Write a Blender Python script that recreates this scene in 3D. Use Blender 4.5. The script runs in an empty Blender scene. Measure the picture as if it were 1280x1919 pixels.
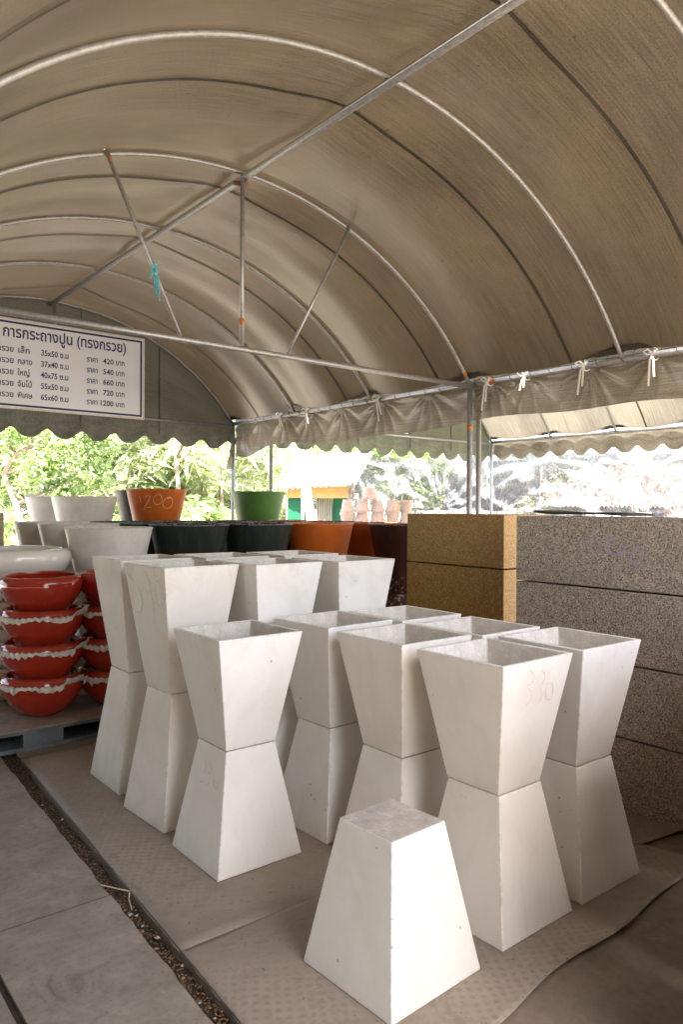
import bpy, math, random
from mathutils import Vector, Matrix
R = math.radians
PI = math.pi
rnd = random.Random(7)
scn = bpy.context.scene
COL = scn.collection

# ------------------------------------------------------------------ camera
A = R(39.0)
PITCH, ROLL = R(-0.33), R(0.337)
cam_d = bpy.data.cameras.new('camera')
cam_d.sensor_fit = 'VERTICAL'
cam_d.sensor_height = 36.0
cam_d.lens = 1384.9 / 1919 * 36.0
cam_d.clip_start = 0.02
cam_d.clip_end = 2000
cam = bpy.data.objects.new('camera', cam_d)
COL.objects.link(cam)
rt = Vector((math.cos(A), -math.sin(A), 0))
fw = Vector((math.sin(A) * math.cos(PITCH), math.cos(A) * math.cos(PITCH), math.sin(PITCH)))
up = rt.cross(fw)
rt2 = rt * math.cos(ROLL) + up * math.sin(ROLL)
up2 = up * math.cos(ROLL) - rt * math.sin(ROLL)
cam.matrix_world = Matrix(((rt2.x, up2.x, -fw.x, 0), (rt2.y, up2.y, -fw.y, 0), (rt2.z, up2.z, -fw.z, 1.5), (0, 0, 0, 1)))
scn.camera = cam

# ------------------------------------------------------------------ world, sun, exposure
SUN_AZ, SUN_EL = R(-165), R(62)      # azimuth measured from +Y towards +X
world = bpy.data.worlds.new('World')
scn.world = world
world.use_nodes = True
wn = world.node_tree.nodes
bg = wn['Background']
sky = wn.new('ShaderNodeTexSky')
sky.sky_type = 'NISHITA'
sky.sun_disc = False
sky.sun_elevation = SUN_EL
sky.sun_rotation = SUN_AZ
sky.air_density = 1.0
sky.dust_density = 4.5
sky.ozone_density = 0.6
world.node_tree.links.new(sky.outputs[0], bg.inputs[0])
bg.inputs[1].default_value = 0.10
sun_d = bpy.data.lights.new('sun', 'SUN')
sun_d.energy = 5.0
sun_d.angle = R(0.55)
sun_d.color = (1.0, 0.95, 0.88)
sun = bpy.data.objects.new('sun', sun_d)
COL.objects.link(sun)
sdir = Vector((math.sin(SUN_AZ) * math.cos(SUN_EL), math.cos(SUN_AZ) * math.cos(SUN_EL), math.sin(SUN_EL)))
sun.rotation_euler = sdir.to_track_quat('Z', 'Y').to_euler()
sun.location = sdir * 30
scn.view_settings.view_transform = 'Standard'
scn.view_settings.look = 'None'
scn.view_settings.exposure = 3.5
scn.view_settings.gamma = 1.0
scn.view_settings.use_curve_mapping = False
scn.render.engine = 'CYCLES'
scn.cycles.use_denoising = True
scn.cycles.max_bounces = 10
scn.cycles.diffuse_bounces = 6
scn.cycles.transparent_max_bounces = 12
scn.cycles.sample_clamp_indirect = 8.0

# ------------------------------------------------------------------ material helpers
MATS = {}

class NT:
    def __init__(s, name):
        s.m = bpy.data.materials.new(name)
        s.m.use_nodes = True
        s.t = s.m.node_tree
        s.n = s.t.nodes
        s.b = s.n['Principled BSDF']
        s.out = s.n['Material Output']
        MATS[name] = s.m

    def add(s, typ, **kw):
        nd = s.n.new(typ)
        for k, v in kw.items():
            if hasattr(nd, k):
                setattr(nd, k, v)
            else:
                nd.inputs[k].default_value = v
        return nd

    def link(s, a, b):
        s.t.links.new(a, b)

    def coord(s, kind='Object', scale=(1, 1, 1), rot=(0, 0, 0)):
        tc = s.add('ShaderNodeTexCoord')
        mp = s.add('ShaderNodeMapping')
        mp.inputs['Scale'].default_value = scale
        mp.inputs['Rotation'].default_value = rot
        s.link(tc.outputs[kind], mp.inputs[0])
        return mp.outputs[0]

    def noise(s, vec, scale, detail=4, rough=0.6, dist=0.0):
        nd = s.add('ShaderNodeTexNoise')
        nd.inputs['Scale'].default_value = scale
        nd.inputs['Detail'].default_value = detail
        nd.inputs['Roughness'].default_value = rough
        nd.inputs['Distortion'].default_value = dist
        s.link(vec, nd.inputs['Vector'])
        return nd.outputs['Fac']

    def ramp(s, fac, stops, interp='LINEAR'):
        nd = s.add('ShaderNodeValToRGB')
        cr = nd.color_ramp
        cr.interpolation = interp
        while len(cr.elements) < len(stops):
            cr.elements.new(0.5)
        for e, (p, c) in zip(cr.elements, stops):
            e.position = p
            e.color = c if len(c) == 4 else (*c, 1)
        s.link(fac, nd.inputs[0])
        return nd.outputs[0]

    def mix(s, fac, a, b, mode='MIX'):
        nd = s.add('ShaderNodeMix', data_type='RGBA', blend_type=mode)
        for v, i in ((fac, 0), (a, 6), (b, 7)):
            if isinstance(v, (int, float)):
                nd.inputs[i].default_value = v
            elif isinstance(v, tuple):
                nd.inputs[i].default_value = v if len(v) == 4 else (*v, 1)
            else:
                s.link(v, nd.inputs[i])
        return nd.outputs[2]

    def math(s, op, a, b=0.0):
        nd = s.add('ShaderNodeMath', operation=op)
        for v, i in ((a, 0), (b, 1)):
            if isinstance(v, (int, float)):
                nd.inputs[i].default_value = v
            else:
                s.link(v, nd.inputs[i])
        return nd.outputs[0]

    def bump(s, h, strength=0.2, dist=0.01):
        nd = s.add('ShaderNodeBump')
        nd.inputs['Strength'].default_value = strength
        nd.inputs['Distance'].default_value = dist
        s.link(h, nd.inputs['Height'])
        s.link(nd.outputs[0], s.b.inputs['Normal'])
        return nd.outputs[0]

    def set(s, color=None, rough=None, metal=None, spec=None, coat=None):
        for key, v in (('Base Color', color), ('Roughness', rough), ('Metallic', metal), ('Specular IOR Level', spec), ('Coat Weight', coat)):
            if v is None:
                continue
            if isinstance(v, (int, float)):
                s.b.inputs[key].default_value = v
            elif isinstance(v, tuple):
                s.b.inputs[key].default_value = (*v, 1) if len(v) == 3 else v
            else:
                s.link(v, s.b.inputs[key])


def mat_plain(name, col, rough=0.6, metal=0.0, var=0.12, scale=8.0, bump=0.0, coat=0.0, kind='Object'):
    m = NT(name)
    v = m.coord(kind)
    n = m.noise(v, scale, 5, 0.65)
    lo = tuple(c * (1 - var) for c in col)
    hi = tuple(min(1, c * (1 + var)) for c in col)
    m.set(m.ramp(n, [(0.3, lo), (0.7, hi)]), rough, metal, coat=coat)
    if bump:
        m.bump(m.noise(v, scale * 6, 4), bump, 0.004)
    return m.m


def mat_white_paint(name, base, stain, seed):
    m = NT(name)
    v = m.coord('Object')
    mp = m.add('ShaderNodeMapping')
    mp.inputs['Location'].default_value = (seed * 3.1, seed * 1.7, seed * 2.3)
    oi = m.add('ShaderNodeObjectInfo')
    sc = m.add('ShaderNodeVectorMath', operation='SCALE')
    cmb = m.add('ShaderNodeCombineXYZ')
    m.link(oi.outputs['Random'], cmb.inputs[0]); m.link(oi.outputs['Random'], cmb.inputs[2])
    sc.inputs['Scale'].default_value = 37.0
    m.link(cmb.outputs[0], sc.inputs[0])
    ad = m.add('ShaderNodeVectorMath', operation='ADD')
    m.link(v, ad.inputs[0]); m.link(sc.outputs[0], ad.inputs[1])
    v2 = ad.outputs[0]
    n1 = m.noise(v2, 4.0, 6, 0.6, 0.4)
    n2 = m.noise(v2, 26.0, 5, 0.7)
    c = m.mix(m.ramp(n1, [(0.42, (0, 0, 0)), (0.75, (1, 1, 1))]), base, tuple(b * s for b, s in zip(base, (0.9, 0.875, 0.845))))
    c = m.mix(m.ramp(n2, [(0.60, (0, 0, 0)), (0.8, (0.35, 0.35, 0.35))]), c, tuple(b * s for b, s in zip(base, (0.84, 0.81, 0.77))))
    # little chips and pin holes that show the cement
    vo = m.add('ShaderNodeTexVoronoi')
    vo.inputs['Scale'].default_value = 17.0
    m.link(v2, vo.inputs['Vector'])
    gate = m.math('MULTIPLY', m.math('LESS_THAN', m.math('ADD', vo.outputs['Distance'], m.math('MULTIPLY', n2, 0.11)), 0.135), m.math('GREATER_THAN', m.noise(v2, 3.1, 2), 0.565))
    c = m.mix(gate, c, stain)
    # tide marks and grime close to the edges of the cast (a shape of its own)
    st = m.coord('Object', (14, 14, 1.3))
    n3 = m.noise(st, 1.0, 5, 0.7)
    c = m.mix(m.ramp(n3, [(0.60, (0, 0, 0)), (0.82, (0.30, 0.30, 0.30))]), c, tuple(b * s for b, s in zip(base, (0.74, 0.70, 0.65))))
    # worn arrises: the cement shows where corners were knocked
    bv = m.add('ShaderNodeBevel'); bv.samples = 4; bv.inputs['Radius'].default_value = 0.016
    ge = m.add('ShaderNodeNewGeometry')
    dt = m.add('ShaderNodeVectorMath', operation='DOT_PRODUCT')
    m.link(bv.outputs[0], dt.inputs[0]); m.link(ge.outputs['True Normal'], dt.inputs[1])
    edge = m.math('SUBTRACT', 1.0, dt.outputs['Value'])
    n4 = m.noise(v2, 34.0, 4, 0.75)
    worn = m.math('GREATER_THAN', m.math('MULTIPLY', edge, m.ramp(n4, [(0.50, (0, 0, 0)), (0.68, (1, 1, 1))])), 0.028)
    c = m.mix(m.math('MULTIPLY', worn, 0.85), c, tuple(x * 0.62 for x in base))
    # dust and handling marks near the rim end, in patches
    sx = m.add('ShaderNodeSeparateXYZ'); m.link(v, sx.inputs[0])
    rimz = m.ramp(sx.outputs[2], [(0.36, (0, 0, 0)), (0.62, (1, 1, 1))])
    n5 = m.noise(v2, 7.0, 6, 0.72, 0.8)
    c = m.mix(m.math('MULTIPLY', rimz, m.ramp(n5, [(0.50, (0, 0, 0)), (0.72, (0.55, 0.55, 0.55))])), c, tuple(b * s for b, s in zip(base, (0.70, 0.62, 0.53))))
    m.set(c, m.ramp(n1, [(0.3, (0.5, 0.5, 0.5)), (0.7, (0.68, 0.68, 0.68))]), spec=0.35)
    m.bump(m.math('ADD', m.math('MULTIPLY', n1, 1.6), m.math('MULTIPLY', m.noise(v2, 90, 3), 0.35)), 0.22, 0.004)
    return m.m


def mat_concrete(name, lo, hi, scale=5.0, dark=None, rough=0.85, bump=0.35, kind='Object'):
    m = NT(name)
    v = m.coord(kind)
    n1 = m.noise(v, scale, 8, 0.68, 0.3)
    n2 = m.noise(v, scale * 9, 6, 0.7)
    c = m.ramp(n1, [(0.32, lo), (0.68, hi)])
    c = m.mix(m.ramp(n2, [(0.45, (0, 0, 0)), (0.72, (0.55, 0.55, 0.55))]), c, tuple(x * 0.72 for x in lo))
    if dark:
        n3 = m.noise(v, scale * 0.7, 5, 0.75, 1.2)
        c = m.mix(m.ramp(n3, [(0.58, (0, 0, 0)), (0.70, (0.8, 0.8, 0.8))]), c, dark)
    if dark:
        sw_ = m.noise(m.coord(kind, (2.5, 7, 1), (0, 0, R(24))), 1.0, 6, 0.7, 1.0)     # trowel and drag marks
        c = m.mix(m.ramp(sw_, [(0.50, (0, 0, 0)), (0.70, (0.35, 0.35, 0.35))]), c, tuple(x * 0.66 for x in lo))
        pit = m.noise(v, scale * 22, 3, 0.6)
        c = m.mix(m.ramp(pit, [(0.66, (0, 0, 0)), (0.72, (0.8, 0.8, 0.8))]), c, dark)
        pale = m.noise(v, scale * 1.7, 5, 0.7, 0.9)
        c = m.mix(m.ramp(pale, [(0.56, (0, 0, 0)), (0.72, (0.5, 0.5, 0.5))]), c, tuple(min(1, x * 1.25) for x in hi))
    m.set(c, rough)
    m.bump(m.math('ADD', n1, m.math('MULTIPLY', n2, 0.5)), bump, 0.006)
    return m.m


def mat_terrazzo(name, cols, scale, rough=0.5):
    m = NT(name)
    v = m.coord('Object')
    vo = m.add('ShaderNodeTexVoronoi')
    vo.inputs['Scale'].default_value = scale
    vo.inputs['Randomness'].default_value = 1.0
    m.link(v, vo.inputs['Vector'])
    sep = m.add('ShaderNodeSeparateColor')
    m.link(vo.outputs['Color'], sep.inputs[0])
    c = m.ramp(sep.outputs[0], cols, 'CONSTANT')
    grout = m.math('GREATER_THAN', vo.outputs['Distance'], 0.55)
    c = m.mix(m.math('MULTIPLY', grout, 0.7), c, tuple(x * 0.55 for x in cols[1][1]))
    n = m.noise(v, 3.0, 4)
    c = m.mix(m.ramp(n, [(0.3, (0.0, 0, 0)), (0.75, (0.35, 0.35, 0.35))]), c, tuple(x * 0.6 for x in cols[1][1]))
    m.set(c, rough)
    m.bump(vo.outputs['Distance'], 0.35, 0.003)
    return m.m


def mat_fabric(name, refl, trans, gloss_rough=0.38, fac=0.5, gloss=0.05, scale=(1, 1, 1)):
    m = NT(name)
    m.n.remove(m.b)
    uv = m.coord('UV', scale)
    st = m.coord('UV', (2.2, 95, 1))       # threads that run along the arch
    st2 = m.coord('UV', (75, 130, 1))
    blot = m.noise(uv, 0.9, 5, 0.6)
    n1 = m.noise(st, 1.0, 6, 0.72)
    n2 = m.noise(st2, 1.0, 3, 0.6)
    f = m.math('ADD', m.math('MULTIPLY', n1, 0.46), m.math('ADD', m.math('MULTIPLY', n2, 0.34), m.math('MULTIPLY', blot, 0.24)))
    spk = m.noise(m.coord('UV', (26, 26, 1)), 1.0, 2, 0.4)
    spot = m.ramp(spk, [(0.74, (1, 1, 1)), (0.78, (0.35, 0.35, 0.35))])
    cr = m.mix(1.0, m.ramp(f, [(0.42, tuple(c * 0.60 for c in refl)), (0.62, tuple(min(1, c * 1.40) for c in refl))]), spot, 'MULTIPLY')
    ct = m.mix(1.0, m.ramp(f, [(0.42, tuple(c * 0.50 for c in trans)), (0.62, tuple(min(1, c * 1.60) for c in trans))]), spot, 'MULTIPLY')
    d = m.add('ShaderNodeBsdfDiffuse'); t = m.add('ShaderNodeBsdfTranslucent'); g = m.add('ShaderNodeBsdfGlossy')
    g.inputs['Roughness'].default_value = gloss_rough
    m.link(cr, d.inputs[0]); m.link(ct, t.inputs[0])
    bp = m.add('ShaderNodeBump'); bp.inputs['Strength'].default_value = 0.25; bp.inputs['Distance'].default_value = 0.004
    m.link(m.math('ADD', n1, n2), bp.inputs['Height'])
    for s_ in (d, g):
        m.link(bp.outputs[0], s_.inputs['Normal'])
    mx = m.add('ShaderNodeMixShader'); mx.inputs[0].default_value = fac
    m.link(d.outputs[0], mx.inputs[1]); m.link(t.outputs[0], mx.inputs[2])
    fr = m.add('ShaderNodeLayerWeight')
    mx2 = m.add('ShaderNodeMixShader')
    m.link(m.math('ADD', m.math('MULTIPLY', m.math('POWER', fr.outputs['Facing'], 4.0), gloss * 4), gloss), mx2.inputs[0])
    m.link(mx.outputs[0], mx2.inputs[1]); m.link(g.outputs[0], mx2.inputs[2])
    m.link(mx2.outputs[0], m.out.inputs[0])
    return m.m


def mat_leaf(name, col, tr):
    m = NT(name)
    m.n.remove(m.b)
    gi = m.add('ShaderNodeNewGeometry')
    c = m.ramp(gi.outputs['Random Per Island'], [(0.0, tuple(x * 0.55 for x in col)), (0.5, col), (1.0, (col[0] * 1.5, col[1] * 1.35, col[2] * 1.2))])
    c2 = m.ramp(gi.outputs['Random Per Island'], [(0.0, tuple(x * 0.6 for x in tr)), (1.0, tr)])
    d = m.add('ShaderNodeBsdfDiffuse'); t = m.add('ShaderNodeBsdfTranslucent'); g = m.add('ShaderNodeBsdfGlossy')
    g.inputs['Roughness'].default_value = 0.35
    m.link(c, d.inputs[0]); m.link(c2, t.inputs[0])
    mx = m.add('ShaderNodeMixShader'); mx.inputs[0].default_value = 0.45
    m.link(d.outputs[0], mx.inputs[1]); m.link(t.outputs[0], mx.inputs[2])
    mx2 = m.add('ShaderNodeMixShader'); mx2.inputs[0].default_value = 0.12
    m.link(mx.outputs[0], mx2.inputs[1]); m.link(g.outputs[0], mx2.inputs[2])
    m.link(mx2.outputs[0], m.out.inputs[0])
    return m.m


def mat_plastic_film(name):
    m = NT(name)
    m.n.remove(m.b)
    v = m.coord('UV', (9, 9, 1))
    n = m.noise(v, 2.6, 7, 0.72, 1.6)
    tr = m.add('ShaderNodeBsdfTransparent')
    d = m.add('ShaderNodeBsdfTranslucent'); d.inputs[0].default_value = (0.07, 0.07, 0.077, 1)
    d2 = m.add('ShaderNodeBsdfDiffuse'); d2.inputs[0].default_value = (0.15, 0.152, 0.165, 1)
    g = m.add('ShaderNodeBsdfGlossy'); g.inputs['Roughness'].default_value = 0.12
    bp = m.add('ShaderNodeBump'); bp.inputs['Strength'].default_value = 0.5; bp.inputs['Distance'].default_value = 0.015
    m.link(n, bp.inputs['Height'])
    for s_ in (d, d2, g):
        m.link(bp.outputs[0], s_.inputs['Normal'])
    a = m.add('ShaderNodeMixShader'); a.inputs[0].default_value = 0.5
    m.link(d.outputs[0], a.inputs[1]); m.link(d2.outputs[0], a.inputs[2])
    b = m.add('ShaderNodeMixShader'); b.inputs[0].default_value = 0.10
    m.link(a.outputs[0], b.inputs[1]); m.link(g.outputs[0], b.inputs[2])
    rd = m.math('POWER', m.math('SUBTRACT', 1.0, m.math('ABSOLUTE', m.math('SUBTRACT', m.math('MULTIPLY', m.noise(m.coord('UV', (5, 3, 1), (0, 0, 0.5)), 3.0, 5, 0.62, 1.0), 2.0), 1.0))), 7.0)
    m.link(m.ramp(rd, [(0.25, (0.06, 0.06, 0.068)), (0.95, (0.26, 0.26, 0.275))]), d2.inputs[0])
    c = m.add('ShaderNodeMixShader')
    m.link(m.ramp(rd, [(0.2, (0.68, 0.68, 0.68)), (0.9, (0.97, 0.97, 0.97))]), c.inputs[0])
    m.link(tr.outputs[0], c.inputs[1]); m.link(b.outputs[0], c.inputs[2])
    m.link(c.outputs[0], m.out.inputs[0])
    return m.m


# ------------------------------------------------------------------ materials
mat_white_paint('white_paint', (0.82, 0.795, 0.75), (0.45, 0.36, 0.26), 1)
mat_white_paint('warm_white_paint', (0.80, 0.755, 0.69), (0.42, 0.35, 0.27), 2)
mat_concrete('raw_cement', (0.54, 0.50, 0.44), (0.80, 0.75, 0.68), 11, None, 0.9, 0.4)
mat_concrete('cast_base', (0.44, 0.41, 0.37), (0.68, 0.635, 0.58), 16, (0.34, 0.31, 0.28), 0.92, 0.7)
mat_concrete('slab_concrete', (0.235, 0.20, 0.168), (0.36, 0.317, 0.272), 3.0, (0.115, 0.096, 0.08), 0.88, 0.5)
mat_concrete('floor_concrete', (0.18, 0.14, 0.106), (0.26, 0.207, 0.16), 2.2, (0.14, 0.115, 0.095), 0.85, 0.35)
mat_concrete('ground_dirt', (0.23, 0.205, 0.17), (0.33, 0.30, 0.25), 0.6, None, 0.95, 0.4)
mat_concrete('soil', (0.028, 0.021, 0.015), (0.075, 0.056, 0.04), 30, None, 1.0, 1.0)
mat_terrazzo('grey_terrazzo', [(0.0, (0.06, 0.05, 0.042)), (0.14, (0.46, 0.385, 0.305)), (0.48, (0.60, 0.52, 0.43)), (0.68, (0.27, 0.21, 0.16)), (0.82, (0.66, 0.58, 0.49)), (0.93, (0.44, 0.30, 0.22))], 185)
mat_terrazzo('amber_terrazzo', [(0.0, (0.23, 0.12, 0.03)), (0.16, (0.48, 0.27, 0.06)), (0.5, (0.58, 0.35, 0.09)), (0.75, (0.40, 0.215, 0.045)), (0.9, (0.62, 0.47, 0.24))], 185)
mat_terrazzo('tan_terrazzo', [(0.0, (0.30, 0.21, 0.12)), (0.25, (0.46, 0.35, 0.22)), (0.6, (0.54, 0.43, 0.29)), (0.85, (0.38, 0.28, 0.17))], 120)
mat_fabric('roof_fabric', (0.108, 0.088, 0.063), (0.0138, 0.0097, 0.0056), 0.32, 0.5, 0.09)
mat_fabric('seam_fabric', (0.095, 0.088, 0.07), (0.006, 0.0048, 0.0032), 0.4, 0.5, 0.05)
mat_fabric('gable_fabric', (0.17, 0.165, 0.13), (0.02, 0.019, 0.013), 0.5, 0.4, 0.04)
mat_fabric('skirt_fabric', (0.33, 0.295, 0.23), (0.075, 0.06, 0.04), 0.26, 0.45, 0.08)
mat_fabric('green_fabric', (0.20, 0.215, 0.15), (0.05, 0.055, 0.03), 0.4, 0.5, 0.05)
mat_fabric('pale_fabric', (0.34, 0.32, 0.27), (0.10, 0.088, 0.066), 0.4, 0.5, 0.05)
mat_fabric('net_green', (0.02, 0.14, 0.075), (0.012, 0.085, 0.045), 0.5, 0.4, 0.02)
mat_plastic_film('plastic_film')
mat_leaf('leaf_mid', (0.22, 0.33, 0.12), (0.5, 0.66, 0.22))
mat_leaf('leaf_pale', (0.30, 0.36, 0.20), (0.58, 0.66, 0.32))
mat_leaf('leaf_dark', (0.11, 0.19, 0.06), (0.26, 0.40, 0.10))
mat_plain('bark', (0.24, 0.185, 0.14), 0.9, 0, 0.3, 9, 0.5)
m = NT('galvanised')
v = m.coord('Object')
n = m.noise(v, 40, 5, 0.7)
m.set(m.ramp(n, [(0.35, (0.30, 0.30, 0.295)), (0.62, (0.44, 0.44, 0.435)), (0.80, (0.30, 0.23, 0.18))]), m.ramp(n, [(0.3, (0.38, 0.38, 0.38)), (0.7, (0.55, 0.55, 0.55))]), 0.6)
mat_plain('orange_paint', (0.50, 0.155, 0.025), 0.6, 0, 0.2, 30)
mat_plain('rust', (0.22, 0.09, 0.04), 0.8, 0, 0.4, 40)
mat_plain('ribbon_white', (0.70, 0.66, 0.60), 0.6, 0, 0.15, 30)
mat_plain('lace_cord', (0.10, 0.095, 0.085), 0.8, 0, 0.3, 30)
mat_plain('blue_string', (0.03, 0.42, 0.52), 0.6, 0, 0.2, 30)
mat_plain('sign_white', (0.82, 0.86, 0.93), 0.45, 0, 0.03, 3)
mat_plain('sign_blue', (0.012, 0.018, 0.11), 0.5, 0, 0.1, 10)
mat_plain('glaze_red', (0.36, 0.024, 0.009), 0.12, 0, 0.15, 5, 0.02, 0.6)
mat_plain('glaze_white', (0.76, 0.72, 0.65), 0.14, 0, 0.05, 4, 0.02, 0.5)
CONES = []
CONES.append(('cone_white', (0.78, 0.74, 0.68), 0.32))
CONES.append(('cone_green_black', (0.010, 0.018, 0.016), 0.42))
CONES.append(('cone_orange', (0.58, 0.125, 0.010), 0.42))
CONES.append(('cone_rust', (0.34, 0.07, 0.010), 0.42))
CONES.append(('cone_maroon', (0.060, 0.014, 0.010), 0.42))
CONES.append(('cone_black', (0.014, 0.014, 0.015), 0.36))
CONES.append(('cone_green', (0.07, 0.19, 0.04), 0.42))
def mat_cone(name, col, rough):
    m = NT(name)
    v = m.coord('Object')
    n1 = m.noise(v, 5, 5, 0.65)
    stv = m.noise(m.coord('Object', (16, 16, 1.6)), 1.0, 5, 0.7)
    n2 = m.noise(v, 30, 5, 0.75)
    c = m.ramp(n1, [(0.3, tuple(x * 0.85 for x in col)), (0.7, tuple(min(1, x * 1.15) for x in col))])
    dust = (0.40, 0.36, 0.31)
    c = m.mix(m.ramp(stv, [(0.50, (0, 0, 0)), (0.78, (0.10, 0.10, 0.10))]), c, dust)
    c = m.mix(m.ramp(n2, [(0.60, (0, 0, 0)), (0.80, (0.14, 0.14, 0.14))]), c, dust)
    bv = m.add('ShaderNodeBevel'); bv.samples = 4; bv.inputs['Radius'].default_value = 0.014
    ge = m.add('ShaderNodeNewGeometry'); dt = m.add('ShaderNodeVectorMath', operation='DOT_PRODUCT')
    m.link(bv.outputs[0], dt.inputs[0]); m.link(ge.outputs['True Normal'], dt.inputs[1])
    worn = m.math('GREATER_THAN', m.math('MULTIPLY', m.math('SUBTRACT', 1.0, dt.outputs['Value']), m.ramp(n2, [(0.42, (0, 0, 0)), (0.60, (1, 1, 1))])), 0.04)
    c = m.mix(m.math('MULTIPLY', worn, 0.7), c, (0.55, 0.50, 0.44))
    m.set(c, m.ramp(n2, [(0.4, (rough, rough, rough)), (0.75, (0.7, 0.7, 0.7))]), spec=0.5)
    m.bump(m.math('ADD', n1, m.math('MULTIPLY', n2, 0.3)), 0.12, 0.004)
for q_ in CONES:
    mat_cone(*q_)
mat_plain('chalk_pale', (0.60, 0.73, 0.60), 0.9, 0, 0.2, 60)
mat_plain('chalk_peach', (0.72, 0.42, 0.22), 0.9, 0, 0.2, 60)
mat_plain('chalk_pink', (0.80, 0.56, 0.52), 0.9, 0, 0.25, 60)
mat_plain('chalk_purple', (0.42, 0.31, 0.46), 0.9, 0, 0.25, 60)
mat_plain('pallet_plastic', (0.115, 0.135, 0.14), 0.6, 0, 0.35, 14, 0.15)
mat_plain('ply_board', (0.27, 0.20, 0.145), 0.75, 0, 0.3, 10, 0.2)
mat_plain('news_paper', (0.62, 0.585, 0.53), 0.85, 0, 0.3, 24, 0.3)
mat_plain('kraft_paper', (0.36, 0.24, 0.13), 0.85, 0, 0.2, 24, 0.3)
mat_plain('timber_pale', (0.62, 0.50, 0.38), 0.8, 0, 0.15, 12, 0.2)
mat_plain('timber_orange', (0.52, 0.27, 0.09), 0.8, 0, 0.2, 12, 0.2)
mat_plain('sheet_white', (0.78, 0.77, 0.75), 0.5, 0, 0.06, 4)
mat_plain('sheet_pink', (0.22, 0.15, 0.125), 0.6, 0, 0.12, 4)
mat_plain('sheet_grey', (0.30, 0.29, 0.23), 0.6, 0, 0.2, 6)
mat_plain('terracotta_pale', (0.66, 0.50, 0.42), 0.8, 0, 0.12, 14)
mat_plain('cloth_blue', (0.03, 0.09, 0.28), 0.8, 0, 0.2, 10)
mat_plain('cloth_maroon', (0.20, 0.02, 0.025), 0.8, 0, 0.2, 10)
mat_plain('cloth_yellow', (0.70, 0.45, 0.03), 0.8, 0, 0.2, 10)
mat_plain('cloth_teal', (0.06, 0.26, 0.22), 0.8, 0, 0.2, 10)
mat_plain('board_dark', (0.04, 0.033, 0.028), 0.7, 0, 0.3, 12)
mat_plain('stone_chip', (0.42, 0.38, 0.33), 0.85, 0, 0.2, 30)
mat_plain('brick_chip', (0.36, 0.17, 0.09), 0.9, 0, 0.25, 30)
mat_plain('dry_leaf', (0.20, 0.105, 0.045), 0.85, 0, 0.4, 30)
m = NT('mat_vinyl')
v = m.coord('Object')
n1 = m.noise(v, 1.6, 6, 0.65, 0.6)
n2 = m.noise(v, 22, 5, 0.7)
wa = m.add('ShaderNodeTexWave', wave_type='BANDS', bands_direction='X'); wb = m.add('ShaderNodeTexWave', wave_type='BANDS', bands_direction='X')
for w_, ro in ((wa, R(33)), (wb, R(-57))):
    w_.inputs['Scale'].default_value = 9.5
    w_.inputs['Distortion'].default_value = 1.8
    w_.inputs['Detail'].default_value = 1.0
    m.link(m.coord('Object', (1, 1, 1), (0, 0, ro)), w_.inputs['Vector'])
pat = m.math('MULTIPLY', wa.outputs['Fac'], wb.outputs['Fac'])
wear = m.ramp(n1, [(0.42, (0, 0, 0)), (0.62, (1, 1, 1))])
patw = m.math('MULTIPLY', pat, wear)
c = m.ramp(n1, [(0.3, (0.255, 0.205, 0.163)), (0.7, (0.375, 0.312, 0.257))])
c = m.mix(m.math('MULTIPLY', patw, 0.5), c, (0.19, 0.15, 0.118))
c = m.mix(m.ramp(n2, [(0.5, (0, 0, 0)), (0.75, (0.5, 0.5, 0.5))]), c, (0.20, 0.155, 0.12))
n6 = m.noise(v, 4.5, 7, 0.75, 1.4)
c = m.mix(m.ramp(n6, [(0.55, (0, 0, 0)), (0.68, (0.6, 0.6, 0.6))]), c, (0.19, 0.14, 0.105))
n7 = m.noise(v, 70, 2, 0.5)
c = m.mix(m.ramp(n7, [(0.70, (0, 0, 0)), (0.74, (1, 1, 1))]), c, (0.10, 0.08, 0.065))
m.set(c, 0.62)
m.bump(m.math('ADD', m.math('MULTIPLY', patw, -1.0), m.math('MULTIPLY', n2, 0.5)), 0.35, 0.006)


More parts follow.
